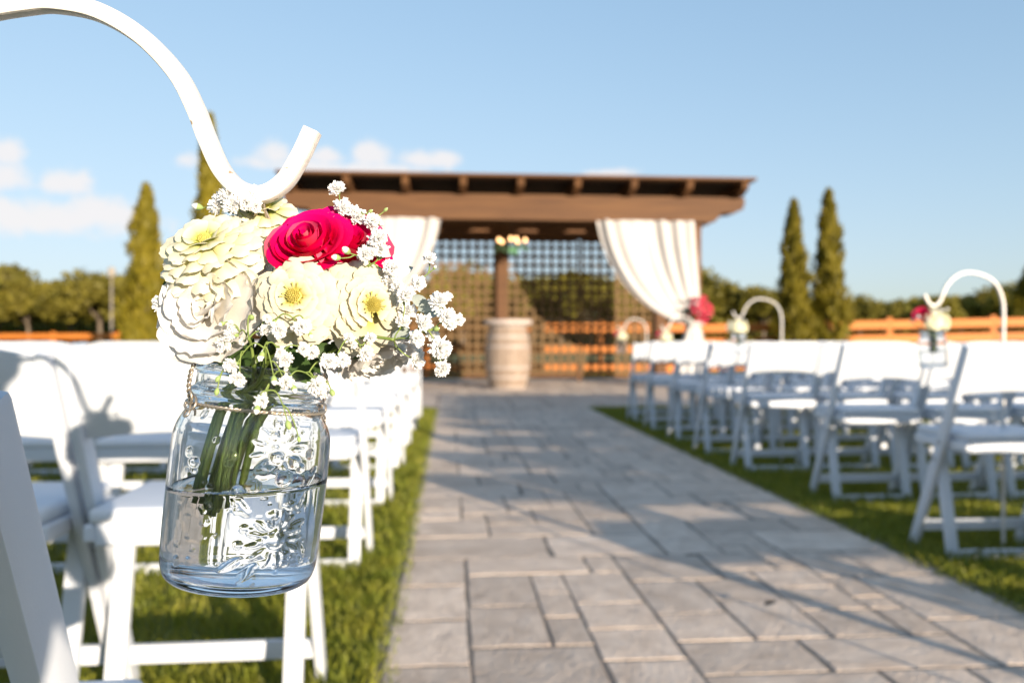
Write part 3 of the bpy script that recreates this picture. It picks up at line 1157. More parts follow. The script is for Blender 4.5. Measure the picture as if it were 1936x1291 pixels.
def cypress(px, d, top, width, seed, label):
    p = P(px, 0, d)
    gz = ground_z(p.x, p.y)
    H = CAMZ + (645.5 - top) / F * d - gz
    t = empty("cypress_tree", (p.x, p.y, gz), (0, 0, seed))
    tag(t, label, "tree", "columnar cypress trees near the fences")
    link("crown", cypress_mesh(H, width / F * d / 2 * 1.12, seed), t)
    v, f = tube([(0, 0, -.1), (.01, 0, H * .4), (0, 0, H * .85)], lambda t: .06 * (1 - .8 * t), 8)
    obj("trunk", v, f, M["bark"], t)


cypress(276, 17.5, 345, 88, 1, "short fat cypress left of the bouquet, behind the chairs")
cypress(397, 17.5, 212, 82, 2, "tallest cypress, rising behind the big white hook")
cypress(1500, 19.0, 375, 64, 3, "slimmer cypress of the pair right of the pergola")
cypress(1567, 19.0, 355, 68, 4, "taller cypress of the pair right of the pergola")
cypress(1950, 22.0, 495, 80, 5, "cypress cut by the frame above the right-hand fence")

pl = empty("lamp_post", tuple(P(211, 0, 40).xy) + (0,))
tag(pl, "thin pale pole with a lamp head in front of the far trees", "lamp post")
v_, f_ = tube([(0, 0, -.05), (0, 0, 4.0)], lambda t: .055 - .02 * t, 10)
obj("pole", v_, f_, M["pole"], pl)
v_, f_ = lathe([(3.98, .02), (4.0, .16), (4.4, .20), (4.5, .10), (4.55, .01)], 12)
obj("lamp_head", v_, f_, M["pole"], pl)


def bush(px, d, h, wd, seed, label):
    p = P(px, 0, d)
    t = empty("bush", (p.x, p.y, ground_z(p.x, p.y)))
    t.scale = (wd / 6, wd / 6, h / 5.2)
    tag(t, label, "bush", "bushes along the fence")
    link("foliage", crowns[seed % 4], t)
    v, f = tube([(0, 0, -.2), (0, 0, 3)], .15, 6)
    obj("stem", v, f, M["bark"], t)


bush(1400, 18.6, .95, .8, 0, "low dark bush at the fence between pergola and cypress pair")



# ------------------------------------------------------------------ shepherd's hooks
def hook_curve(d, k=1.0):
    px = [(-300, 700), (-302, 420), (-285, 285), (-235, 160), (-150, 75), (-40, 28), (55, 10), (110, 8), (190, 25), (270, 72), (335, 140), (370, 205), (392, 262), (420, 322), (455, 358), (497, 368), (537, 345), (566, 300), (591, 247)]
    return [((x - 490) / F * d * k, 0, (645.5 - y) / F * d * k) for x, y in px]


DJ = 0.42


def hook(loc_xy, zshift, rot, d, label, seg=12, nn=8, flip=1):
    o0 = empty("shepherd_hook") if False else None
    pts = smooth_path([Vector((x * flip, 0, z)) for x, _, z in hook_curve(d)], nn)
    foot = Vector((pts[0].x, 0, -(CAMZ + zshift) - .05))
    up_ = Vector((0, 1, 0))
    v, f = tube([foot] + pts, .0046 * d / DJ, seg, True, True, up_)
    o = obj("shepherd_hook", v, f, M["hook"])
    bm = bmesh.new()
    bm.from_mesh(o.data)
    bm.to_mesh(o.data)
    bm.free()
    o.data.set_sharp_from_angle(angle=R(50))
    o.location = (loc_xy[0], loc_xy[1], CAMZ + zshift)
    o.rotation_euler = (0, 0, rot)
    tag(o, label, "hook", "white shepherd's hooks lining the aisle")
    return o


DJ = 0.42
near_hook = hook((P(490, 0, DJ).x, DJ), 0, 0, DJ, "large white metal hook arching over the big bouquet", 24, 14)

# ------------------------------------------------------------------ mason jar
OUT = [(0.0005, .0270), (0.0, .0300), (.0008, .0335), (.0035, .0368), (.008, .0386), (.014, .0394), (.03, .0400), (.06, .0404), (.080, .0402), (.0875, .0393), (.0935, .0372), (.0985, .0346),
       (.1025, .0327), (.1045, .0322), (.1055, .0332), (.1065, .0343), (.1085, .0346), (.1100, .0340), (.1110, .0326), (.1125, .0319), (.1185, .0317), (.1195, .0322), (.1203, .0332), (.1220, .0335), (.1238, .0331), (.1247, .0322), (.1250, .0312)]
INN = [(.1247, .0302), (.1235, .0296), (.119, .0292), (.105, .0294), (.1005, .0312), (.095, .0342), (.089, .0366), (.08, .0378), (.05, .0380), (.02, .0374), (.012, .0364), (.008, .0345), (.0062, .031), (.0055, .022), (.0053, .012), (.0052, .001)]


JZ = .905                                   # this jar is squat for its width
OUT = [(z * JZ, r_) for z, r_ in OUT]
INN = [(z * JZ, r_) for z, r_ in INN]


def resample(prof, n):
    pts = smooth_path([Vector((r, 0, z)) for z, r in prof], 10)
    L = [0]
    for a, b in zip(pts, pts[1:]):
        L.append(L[-1] + (b - a).length)
    out = []
    for k in range(n):
        s = L[-1] * k / (n - 1)
        i = min(max(np.searchsorted(L, s) - 1, 0), len(pts) - 2)
        t = (s - L[i]) / max(L[i + 1] - L[i], 1e-9)
        p = pts[i].lerp(pts[i + 1], t)
        out.append((p.z, max(p.x, .0006)))
    return out


_er = random.Random(3)
EMB = []                                    # raised ornament: (angle from front, z, radius_a, radius_z, height, rotation)
for a, z, q in ((.32, .063, .0040), (.58, .060, .0040), (.46, .070, .0032), (.22, .056, .0032), (.70, .068, .003)):
    EMB.append((a, z, q, q, .0010, 0))
for k in range(11):                          # ray flower, upper
    t = 2 * PI * k / 11
    EMB.append((.47 + .0100 * math.cos(t) / .04, .074 + .0100 * math.sin(t), .0036, .0012, .0006, t))
for k in range(13):                          # ray flower, lower
    t = 2 * PI * k / 13
    EMB.append((.56 + .0105 * math.cos(t) / .04, .030 + .0105 * math.sin(t), .0040, .0014, .0006, t))
EMB.append((.56, .030, .0046, .0046, .0010, 0))
for a, z, rot in ((.05, .018, .6), (.25, .014, .9), (.85, .05, 1.3), (.80, .036, .4), (.1, .046, 2.3), (.98, .060, 1.0), (.95, .022, 2.0)):
    EMB.append((a, z,   .0062, .0022, .0006, rot))
for k in range(95):                          # drops and bubbles
    a = _er.uniform(-.75, 1.0)
    z = _er.uniform(.014, .066) if k < 75 else _er.uniform(.06, .088)
    q = _er.choice((.0007, .0009, .0012, .0016, .0022)) * _er.uniform(.8, 1.2)
    EMB.append((a, z, q, q * 1.15, q * .34, 0))


def jar_meshes(seg, n_out, n_in, emboss):
    po, pi_ = resample(OUT, n_out), resample(INN, n_in)
    prof = po + pi_
    vs, fs = [], []
    n = len(prof)
    ang = np.arange(seg) * 2 * PI / seg
    fr = (ang + PI / 2 + PI) % (2 * PI) - PI       # angle from the front (-Y)
    for i, (z, r_) in enumerate(prof):
        rr = np.full(seg, r_)
        if emboss and i < n_out:
            h = np.zeros(seg)
            for a, ez, ra, rz, hh, rot in EMB:
                if abs(ez - z) > max(ra, rz) * 1.05:
                    continue
                da = (fr - a) * .04
                dz = z - ez
                c, s = math.cos(rot), math.sin(rot)
                q = ((da * c + dz * s) / ra) ** 2 + ((-da * s + dz * c) / rz) ** 2
                h = np.maximum(h, np.sqrt(np.maximum(0, 1 - q)) * hh)
            rr = rr + h
            if .0915 < z < .1035:
                pass
        vs += [(rr[k] * math.cos(ang[k]), rr[k] * math.sin(ang[k]), z) for k in range(seg)]
    for i in range(n - 1):
        for k in range(seg):
            a, b = i * seg + k, i * seg + (k + 1) % seg
            fs.append((a, b, b + seg, a + seg))
    c0 = len(vs)
    vs.append((0, 0, .0016))
    fs += [(c0, (k + 1) % seg, k) for k in range(seg)]
    last = (n - 1) * seg
    fs.append(tuple(last + k for k in range(seg)))
    return vs, fs


def water_mesh(seg, Mw, level, grow=.00025):
    """Fills the inside of the jar up to a level plane of the world."""
    pi_ = resample(INN, 90)[::-1]
    Z = [z for z, _ in pi_]
    Rr = [r_ + grow for _, r_ in pi_]
    nz = 34
    vs, fs = [], []
    ztop = []
    for k in range(seg):
        a = 2 * PI * k / seg
        lo = 0
        for i in range(len(Z)):
            p = Mw @ Vector((Rr[i] * math.cos(a), Rr[i] * math.sin(a), Z[i]))
            if p.z > level:
                break
            lo = i
        z = Z[lo]
        # refine
        for _ in range(20):
            r_ = np.interp(z, Z, Rr)
            p = Mw @ Vector((r_ * math.cos(a), r_ * math.sin(a), z))
            z += (level - p.z)
        ztop.append(z)
    prof_s = np.linspace(0, 1, nz)
    for j in range(nz):
        for k in range(seg):
            a = 2 * PI * k / seg
            # follow the curved bottom first
            idx = prof_s[j]
            z = Z[0] - grow + (ztop[k] - Z[0] + grow) * idx ** 1.8
            r_ = float(np.interp(z + grow, Z, Rr))
            if j == 0:
                r_ = .002
            vs.append((r_ * math.cos(a), r_ * math.sin(a), z))
    for j in range(nz - 1):
        for k in range(seg):
            a, b = j * seg + k, j * seg + (k + 1) % seg
            fs.append((a, b, b + seg, a + seg))
    fs.append(tuple(range(seg - 1, -1, -1)))
    # surface with a small meniscus
    base = (nz - 1) * seg
    prev = base
    inv = Mw.inverted()
    for q, dz in ((.985, -.0006), (.95, -.0009), (.6, -.001), (.25, -.001)):
        st = len(vs)
        for k in range(seg):
            p = Mw @ Vector(vs[base + k])
            c = Mw @ Vector((0, 0, sum(ztop) / seg))
            c.z = level
            w = c.lerp(p, q)
            w.z = level + dz
            vs.append(tuple(inv @ w))
        for k in range(seg):
            fs.append((prev + k, prev + (k + 1) % seg, st + (k + 1) % seg, st + k))
        prev = st
    fs.append(tuple(prev + k for k in range(seg)))
    return vs, fs


tilt = Euler((R(-1.5), R(6.0), R(8)), 'XYZ')
jar_loc = P(449, 1096, DJ)
jar = empty("mason_jar", jar_loc, tilt)
tag(jar, "big glass jar of stems and water hanging from the front hook", "jar")
MJ = Matrix.Translation(jar_loc) @ tilt.to_matrix().to_4x4()
obj("glass_body", *jar_meshes(288, 250, 80, True), M["glass"], jar)
LEVEL = P(450, 931, DJ - .035).z
obj("water", *water_mesh(96, MJ, LEVEL), M["water"], jar)

# twisted wire round the neck, with a bail up to the hook
wh = empty("wire_hanger", MJ @ Vector((0, 0, .1015 * JZ)), tilt)
tag(wh, "twisted wire round the neck of the big jar", "wire")
parts = []
for ph in (0, PI):
    pts = []
    for i in range(241):
        a = 2 * PI * i / 240
        q = a * 42 + ph
        rr = .0347 + .0006 * math.cos(q)
        pts.append((rr * math.cos(a), rr * math.sin(a), .0004 * math.sin(a) + .0006 * math.sin(q)))
    parts.append(tube(pts, .00062, 6, False))
obj("ring", *merge(parts), M["wire"], wh)
inv_h = (Matrix.Translation(MJ @ Vector((0, 0, .1015 * JZ))) @ tilt.to_matrix().to_4x4()).inverted()
hang = P(492, 372, DJ)
for s in (-1, 1):
    a = R(218) if s < 0 else R(30)
    p0 = Vector((.036 * math.cos(a), .036 * math.sin(a), 0))
    parts = []
    for ph in (0, PI):
        ctrl = smooth_path([p0, p0 * 1.06 + Vector((0, 0, .010)), p0 * .98 + Vector((0, 0, .024)), inv_h @ (P(440 if s < 0 else 560, 560, .445)), inv_h @ hang], 16)
        pts = []
        for i, p in enumerate(ctrl):
            q = i * .9 + ph
            pts.append(p + Vector((math.cos(q), math.sin(q), 0)) * .0007)
        parts.append(tube(pts, .0006, 6))
    obj("bail", *merge(parts), M["wire"], wh)
    loop = [p0 + Vector((.0015 * math.cos(t * 1.0), -.0022 + .0030 * math.sin(t * 2), -.006 + .010 * t / 9)) + Vector((.0022 * math.cos(t * 2.2), 0, .0026 * math.sin(t * 2.2))) for t in np.linspace(0, 9, 70)]
    obj("twist", *tube(loop, .0007, 6), M["wire"], wh)


# ------------------------------------------------------------------ flowers of the big bouquet
def frame_for(n, roll=0.0):
    n = Vector(n).normalized()
    return (n.to_track_quat('Z', 'Y').to_matrix() @ Matrix.Rotation(roll, 3, 'Z'))


def zpetal(mat, seed, na=6, nb=10, notch=.04):
    r = random.Random(seed)
    vs, fs = [], []
    bend, cup = r.uniform(-.20, -.05), r.uniform(.10, .24)
    for j in range(nb + 1):
        t = j / nb
        w = (.16 + .84 * math.sin(min(1.0, t * 1.15) * PI / 2) ** 1.2) * .5
        if t > .72:
            w *= math.sqrt(max(0.04, 1 - ((t - .72) / .295) ** 2.2))
        for i in range(na + 1):
            u = -1 + 2 * i / na
            y = t - notch * (1 - u * u) * (t > .95) * .6
            z = bend * t * t - cup * w * u * u + .015 * math.sin(9 * t + 3 * u + seed) * t
            vs.append((u * w, y, z))
    for j in range(nb):
        for i in range(na):
            a = j * (na + 1) + i
            fs.append((a, a + 1, a + na + 2, a + na + 1))
    return mesh("petal", vs, fs, mat)


ZL = [(12, 1.0, -.12, -15), (12, .90, -.06, -8), (12, .76, -.01, -1), (11, .61, .04, 6), (10, .47, .08, 15), (8, .36, .10, 32)]
ZG = [(16, 1.0, -.10, -14), (15, .92, -.04, -5), (14, .80, .02, 4), (12, .65, .07, 13), (10, .50, .10, 26), (7, .34, .11, 46)]
zpet = {k: [zpetal(M[k], s) for s in range(5)] for k in ("zinnia", "zinnia_green")}
dv, df = [], []
for k in range(60):
    a, q = k * 2.39996, math.sqrt(k / 60)
    c = Vector((.135 * q * math.cos(a), .135 * q * math.sin(a), .15 + .10 * (1 - q * q)))
    o = len(dv)
    for m in range(4):
        b = PI / 2 * m
        dv.append(c + Vector((.020 * math.cos(b), .020 * math.sin(b), 0)))
    dv.append(c + Vector((.012 * math.cos(a), .012 * math.sin(a), .085)))
    df += [(o + m, o + (m + 1) % 4, o + 4) for m in range(4)]
o = len(dv)
for k in range(16):
    dv.append(Vector((.15 * math.cos(2 * PI * k / 16), .15 * math.sin(2 * PI * k / 16), .11)))
dv.append(Vector((0, 0, .24)))
df += [(o + k, o + (k + 1) % 16, o + 16) for k in range(16)]
disc_me = mesh("disc", dv, df, M["disc"], smooth=False)
sv, sf = [], []
for k in range(11):
    a = 2 * PI * k / 11 + random.uniform(-.2, .2)
    c = Vector((.155 * math.cos(a), .155 * math.sin(a), .17))
    o = len(sv)
    dr = Vector((math.cos(a), math.sin(a), .75)) * random.uniform(.6, 1.3)
    for m in range(5):
        b = 2 * PI * m / 5
        sv.append(c + Vector((-math.sin(a) * .020 * math.cos(b), math.cos(a) * .020 * math.cos(b), .020 * math.sin(b))) + dr * .075)
    sv.append(c)
    sv.append(c + dr * .055)
    sf += [(o + m, o + (m + 1) % 5, o + 5) for m in range(5)] + [(o + (m + 1) % 5, o + m, o + 6) for m in range(5)]
stamen_me = mesh("floret", sv, sf, M["stamen"], smooth=False)



def stem_into_jar(thing, head, rad, k, mat=None):
    """A stem from the flower's head through the neck of the jar and down into it."""
    a = k * 2.39996
    q = .0045 + .0017 * (k % 6)
    neck = MJ @ Vector((-.002 + q * math.cos(a), -.004 + q * math.sin(a), .098))
    mid = MJ @ Vector((-.009 + .85 * q * math.cos(a + .2), -.006 + .9 * q * math.sin(a + .2), .074))
    end = MJ @ Vector((-.013 + .85 * q * math.cos(a + .5), -.008 + .95 * q * math.sin(a + .5), .049 - .004 * (k % 4)))
    m1 = head.lerp(neck, .55) + Vector((0, .006, 0))
    inv = thing.matrix_world.inverted() if False else (Matrix.Translation(thing.location) @ thing.rotation_euler.to_matrix().to_4x4()).inverted()
    pts = smooth_path([inv @ p for p in (head, m1, neck, mid, end)], 7)
    return obj("stem", *tube(pts, rad, 8), mat or M["stem"], thing)


def zinnia(px, py, d, rpx, n, kind, label, k, roll=0.0, drop=None, flat=1.0):
    c = P(px, py, d)
    Rr = 1.16 * rpx / F * d
    rot = frame_for(n, roll)
    t = empty("zinnia", c, rot.to_euler())
    tag(t, label, "flower", "cream zinnias of the big bouquet")
    rnd = random.Random(k * 13 + 1)
    green = kind == "zinnia_green"
    for li, (cnt, tip, h, el) in enumerate(ZG if green else ZL):
        for i in range(cnt):
            a = 2 * PI * (i + .5 * (li % 2) + rnd.uniform(-.16, .16)) / cnt + li * .31
            if drop and drop(li, a % (2 * PI)):
                continue
            r0 = .10
            L = (tip - r0) * rnd.uniform(.93, 1.05)
            e = R(el + rnd.uniform(-6, 6))
            w = (2 * PI * (tip * .84) / cnt) * rnd.uniform(*((1.10, 1.36) if green else (1.28, 1.56)))
            o = link("petal", rnd.choice(zpet[kind]), t)
            mt = (Matrix.Rotation(a, 4, 'Z') @ Matrix.Translation((0, r0 * Rr, h * Rr * flat)) @ Matrix.Rotation(e, 4, 'X') @ Matrix.Rotation(rnd.uniform(-.22, .22), 4, 'Y')
                  @ Matrix.Diagonal((w * Rr, L * Rr, L * Rr, 1)))
            o.matrix_local = mt
    for nm, me in (("disc", disc_me), ("floret", stamen_me)):
        o = link(nm, me, t)
        q = Rr * (.72 if green else 1.0)
        o.scale = (q, q, q * flat)
    # green base below the petals
    v, f = lathe([(-.34, .07), (-.30, .16), (-.22, .24), (-.12, .22), (-.05, .10)], 12)
    o = obj("calyx", [Vector(p) * Rr for p in v], f, M["green_leaf"], t)
    stem_into_jar(t, c - rot @ Vector((0, 0, .25 * Rr)), .0021, k)
    return t


def rpetal(rho, phi, span, hgt, curl, base, ruffle, seed, mat, drop=.20):
    """A petal of a rose: part of a cup round the axis, its rim rolled outwards; base is where the cup starts."""
    r = random.Random(seed)
    nu, nv = 10, 8
    vs, fs = [], []
    o1, o2 = r.uniform(0, 6), r.uniform(0, 6)
    for j in range(nv + 1):
        v = j / nv
        for i in range(nu + 1):
            u = -1 + 2 * i / nu
            edge = 1 - drop * abs(u) ** 3
            vv = v * edge
            rad = rho * (.30 + .70 * math.sin(min(1, vv * 1.25) * PI / 2)) * (1 + .07 * u)
            out = curl * max(0.0, vv - .62) ** 1.6 * 2.6
            rad += rho * out
            z = base + hgt * vv - .55 * rho * out * .8
            ruf = ruffle * v * v * math.sin(u * 6.5 + o1) + .5 * ruffle * v * v * math.sin(u * 13 + o2)
            rad += ruf * rho
            a = phi + u * span / 2 * (.45 + .55 * min(1, v * 1.6))
            vs.append(Vector((rad * math.cos(a), rad * math.sin(a), z + ruf * rho * .6)))
    for j in range(nv):
        for i in range(nu):
            a = j * (nu + 1) + i
            fs.append((a, a + 1, a + nu + 2, a + nu + 1))
    return vs, fs


ROSE_L = [(2, .10, .58, 0.0), (2, .19, .58, .0), (3, .31, .58, .04), (3, .46, .56, .10), (3, .64, .54, .24), (4, .80, .50, .40), (5, .93, .42, .60)]


def wpetal(seed, mat):
    """A broad ruffled petal, one unit long, that faces +Z."""
    r = random.Random(seed)
    na, nb = 14, 9
    o1, o2, o3 = r.uniform(0, 6), r.uniform(0, 6), r.uniform(0, 6)
    vs, fs = [], []
    for j in range(nb + 1):
        t = j / nb
        w = (.14 + .86 * math.sin(min(1, t * 1.35) * PI / 2) ** 1.3) * .62
        if t > .6:
            w *= math.sqrt(max(.10, 1 - ((t - .6) / .46) ** 2.2))
        for i in range(na + 1):
            u = -1 + 2 * i / na
            e = max(t, abs(u)) ** 3
            ruf = .035 * e * (math.sin(u * 5 + o1) + .6 * math.sin(u * 11 + o2 + 4 * t)) + .02 * e * math.sin(t * 12 + o3)
            y = t + .03 * e * math.sin(u * 7 + o2) * (t > .5)
            z = .16 * (u * u) * t + .20 * t * t - .22 * max(0, t - .6) ** 1.5 + ruf
            vs.append((u * w, y, z))
    for j in range(nb):
        for i in range(na):
            a = j * (na + 1) + i
            fs.append((a, a + 1, a + na + 2, a + na + 1))
    return mesh("petal", vs, fs, mat)


WL = [(5, 1.0, -.10, 2), (5, .90, -.04, 14), (5, .72, .02, 30), (4, .54, .06, 46), (3, .36, .08, 62), (2, .22, .10, 74)]
wpet = [wpetal(k, M["white_petal"]) for k in range(6)]


def open_flower(px, py, d, rpx, n, label, k):
    c = P(px, py, d)
    Rr = rpx / F * d
    rot = frame_for(n, k)
    t = empty("lisianthus", c, rot.to_euler())
    tag(t, label, "flower", "ruffled white flowers of the big bouquet")
    rnd = random.Random(k * 5 + 2)
    for li, (cnt, L, h, el) in enumerate(WL):
        for i in range(cnt):
            a = 2 * PI * (i + .47 * li) / cnt + rnd.uniform(-.18, .18)
            o = link("petal", rnd.choice(wpet), t)
            q = L * Rr * rnd.uniform(.92, 1.06)
            o.matrix_local = (Matrix.Rotation(a, 4, 'Z') @ Matrix.Translation((0, .03 * Rr, h * Rr)) @ Matrix.Rotation(R(el + rnd.uniform(-7, 7)), 4, 'X')
                              @ Matrix.Rotation(rnd.uniform(-.15, .15), 4, 'Y') @ Matrix.Diagonal((q * 1.15, q, q, 1)))
    v, f = lathe([(-.42, .05), (-.36, .14), (-.22, .22), (-.08, .20)], 12)
    obj("calyx", [Vector(p) * Rr for p in v], f, M["green_leaf"], t)
    stem_into_jar(t, c - rot @ Vector((0, 0, .35 * Rr)), .0020, k)


def layered(name, px, py, d, rpx, n, layers, mat, label, k, group, ruffle, cat="flower", roll=0.0, span_k=2.5, keep=None):
    c = P(px, py, d)
    Rr = rpx / F * d
    rot = frame_for(n, roll)
    t = empty(name, c, rot.to_euler())
    tag(t, label, cat, group)
    rnd = random.Random(k * 7 + 3)
    for li, (cnt, rho, hgt, curl) in enumerate(layers):
        for i in range(cnt):
            if keep and not keep(li, i):
                continue
            a = 2 * PI * (i + .37 * li) / cnt + rnd.uniform(-.15, .15)
            sp = min(2.9, 2 * PI / cnt * (1.55 if li > 1 else 1.35)) * span_k / 2.5
            v, f = rpetal(rho * rnd.uniform(.96, 1.05), a, sp, hgt * 1.15 * rnd.uniform(.94, 1.05), curl * rnd.uniform(.7, 1.2), -.45 - .02 * li, ruffle, k * 100 + li * 10 + i, mat, .05 + .15 * li / len(layers))
            obj("petal", [p * Rr for p in v], f, mat, t)
    v, f = lathe([(-.62, .06), (-.56, .20), (-.46, .30), (-.36, .26)], 12)
    obj("calyx", [Vector(p) * Rr for p in v], f, M["green_leaf"], t)
    stem_into_jar(t, c - rot @ Vector((0, 0, .55 * Rr)), .0020, k)
    return t


zinnia(392, 462, .398, 100, (-.12, -.70, .70), "zinnia_green", "cream zinnia with a green heart, facing up at the far left of the bouquet", 0, .3)
zinnia(558, 562, .384, 84, (.06, -.985, .16), "zinnia", "round cream zinnia facing the viewer below the rose", 1, 0.0)
zinnia(700, 578, .396, 86, (.52, -.84, .08), "zinnia", "ragged cream zinnia with missing petals, right of the round one", 2, .6,
       lambda li, a: li >= 2 and 2.2 < a < 3.5)
zinnia(505, 398, .432, 60, (.12, -.62, .80), "zinnia_green", "small yellowish zinnia under the hook, highest of the cream flowers", 3, .2, lambda li, a: li == 3 or li == 5, 1.4)
layered("rose", 578, 446, .400, 70, (-.10, -.80, .60), ROSE_L, M["rose"], "open magenta red rose seen from the front, above the round zinnia", 4, "magenta roses of the big bouquet", .022)
layered("rose", 668, 450, .412, 74, (.48, -.70, .52), ROSE_L, M["rose"], "magenta red rose half hidden behind the open rose", 5, "magenta roses of the big bouquet", .03)
open_flower(402, 588, .398, 104, (-.16, -.95, .18), "big ruffled white flower below the zinnia at the left", 6)
open_flower(706, 652, .432, 88, (.30, -.25, -.85), "white flower drooping under the ragged zinnia, petals in shade", 7)
open_flower(472, 498, .422, 56, (-.1, -.85, .40), "small cream flower tucked between zinnia and rose", 8)


# baby's breath
def floret_mesh(seed, R0=1.0, open_=1.0):
    r = random.Random(seed)
    vs, fs, mi = [], [], []
    for k in range(58):
        a = k * 2.39996
        pol = R(5 + 98 * math.sqrt(k / 58) * open_)
        d = Vector((math.sin(pol) * math.cos(a), math.sin(pol) * math.sin(a), math.cos(pol)))
        s = d.cross(Vector((0, 0, 1)) if abs(d.z) < .95 else Vector((1, 0, 0))).normalized()
        s = (Matrix.Rotation(r.uniform(-.6, .6), 3, d) @ s)
        n = d.cross(s)
        L = R0 * r.uniform(.72, 1.22)
        w = R0 * r.uniform(.15, .27)
        o = len(vs)
        b = d * .15 * R0
        vs += [b, b + d * L * .55 + s * w + n * .06 * R0, d * L + s * w * .55 - n * .05 * R0, d * L * .93 - n * .12 * R0, d * L - s * w * .55 - n * .05 * R0, b + d * L * .55 - s * w + n * .06 * R0]
        fs += [(o, o + 1, o + 2, o + 3), (o, o + 3, o + 4, o + 5)]
        mi += [0, 0]
    o = len(vs)
    seg = 7
    for z, q in ((-.85, .10), (-.6, .26), (-.30, .34), (-.12, .36)):
        for m in range(seg):
            vs.append(Vector((q * R0 * math.cos(2 * PI * m / seg), q * R0 * math.sin(2 * PI * m / seg), z * R0)))
    for i in range(3):
        for m in range(seg):
            fs.append((o + i * seg + m, o + i * seg + (m + 1) % seg, o + (i + 1) * seg + (m + 1) % seg, o + (i + 1) * seg + m))
            mi.append(1)
    me = mesh("flower", vs, fs, [M["breath"], M["calyx"]], smooth=False)
    me.polygons.foreach_set("material_index", mi)
    return me


def bud_mesh(white=True):
    v, f = lathe([(-.9, .12), (-.7, .38), (-.2, .60), (.2, .62), (.6, .50), (.95, .22), (1.05, .02)], 10)
    me = mesh("bud", v, f, [M["calyx"], M["breath"]])
    for p in me.polygons:
        p.material_index = 1 if (p.center.z > .12 if white else p.center.z > .85) else 0
    return me


fl_me = [floret_mesh(s) for s in range(5)]
bud_w, bud_g = bud_mesh(True), bud_mesh(False)


def sprig(root_px, hub_px, d, items, label, k, droop=0.0):
    """A spray of baby's breath: root in the jar, a hub, then fine stalks to each floret. items: (px, py, size px, kind, depth shift)."""
    root = P(root_px[0], root_px[1], d + .01)
    hub = P(hub_px[0], hub_px[1], d)
    t = empty("babys_breath", hub, (0, 0, 0))
    tag(t, label, "flower", "sprays of baby's breath in the big bouquet")
    rnd = random.Random(k)
    parts = [tube(smooth_path([root - hub, (root - hub) * .5 + Vector((0, 0, .003)), Vector((0, 0, 0))], 6), .0008, 6)]
    nodes = [(Vector((0, 0, 0)), Vector((0, 0, 0)))]
    pos = [(P(px, py, d + ds) - hub, size, kind, ds) for px, py, size, kind, ds in items]
    for p, size, kind, ds in list(pos):
        if kind == "f" and rnd.random() < .75:           # smaller, half-open florets beside it
            for _ in range(rnd.choice((1, 1, 2))):
                pos.append((p + Vector((rnd.uniform(-.0055, .0055), rnd.uniform(-.002, .005), rnd.uniform(-.005, .005))), size * rnd.uniform(.42, .68), rnd.choice("ffb"), ds))
    pos.sort(key=lambda q: q[0].length)
    for p, size, kind, ds in pos:
        # each stalk leaves the nearest fork already grown, as the sprays do
        src = min((q for q, _ in nodes), key=lambda q: (q - p).length + .35 * q.length)
        out = (p - src).normalized()
        if kind in "bg":
            dirn = (out + Vector((0, -.3, -.9 if droop else .3))).normalized()
        else:
            dirn = (out * .8 + Vector((rnd.uniform(-.25, .25), -.95, rnd.uniform(-.1, .35)))).normalized()
        r_ = size * rnd.uniform(.92, 1.14) / F * (d + ds) / 2
        base = p - dirn * r_ * .7
        L = (base - src).length
        side = Vector((rnd.uniform(-1, 1), rnd.uniform(-.4, .4), rnd.uniform(-1, 1)))
        m1 = src.lerp(base, .38) + side * L * .09 + Vector((0, 0, droop * L))
        m2 = src.lerp(base, .75) + side * L * .05 + Vector((0, 0, droop * L * .8))
        parts.append(tube(smooth_path([src, m1, m2, base], 5), lambda t: .00042 - .00014 * t, 5))
        nodes += [(m1, m1), (m2, m2)]
        me = {"f": rnd.choice(fl_me), "b": bud_w, "g": bud_g}[kind]
        o = link("flower" if kind == "f" else "bud", me, t)
        q = r_ * (1.0 if kind == "f" else .8)
        o.matrix_local = Matrix.Translation(p) @ frame_for(dirn, rnd.uniform(0, 6)).to_4x4() @ Matrix.Diagonal((q, q, q, 1))
    v, f = merge(parts)
    st = obj("stem", v, f, M["fine_stem"], t)
    stem_into_jar(t, root, .0011, 9 + k, M["stem"])
    return t


sprig((500, 560), (470, 420), .425, [(412, 388, 34, "f", 0), (430, 372, 36, "f", -.005), (452, 366, 36, "f", 0), (440, 388, 34, "f", -.01), (466, 384, 34, "f", -.012), (474, 364, 32, "f", .004),
      (420, 378, 30, "f", .006), (500, 378, 26, "f", .008), (374, 391, 24, "b", 0), (484, 390, 26, "f", -.01)], "dense white spray of baby's breath against the foot of the hook", 1)
sprig((640, 540), (640, 420), .416, [(638, 358, 32, "f", 0), (648, 394, 36, "f", 0), (676, 410, 32, "f", 0), (704, 418, 30, "f", -.004), (729, 397, 14, "g", 0), (700, 400, 14, "g", 0), (690, 425, 24, "f", .01)],
      "loose spray of baby's breath standing above the half-hidden rose", 2)
sprig((660, 560), (700, 500), .398, [(655, 474, 26, "b", -.012), (636, 487, 26, "b", -.012), (715, 452, 36, "f", 0), (717, 472, 36, "f", .004), (690, 482, 30, "f", -.006), (740, 508, 38, "f", 0), (736, 535, 34, "f", .004), (722, 520, 26, "f", .01)],
      "baby's breath beside the magenta roses, some still in bud", 3)
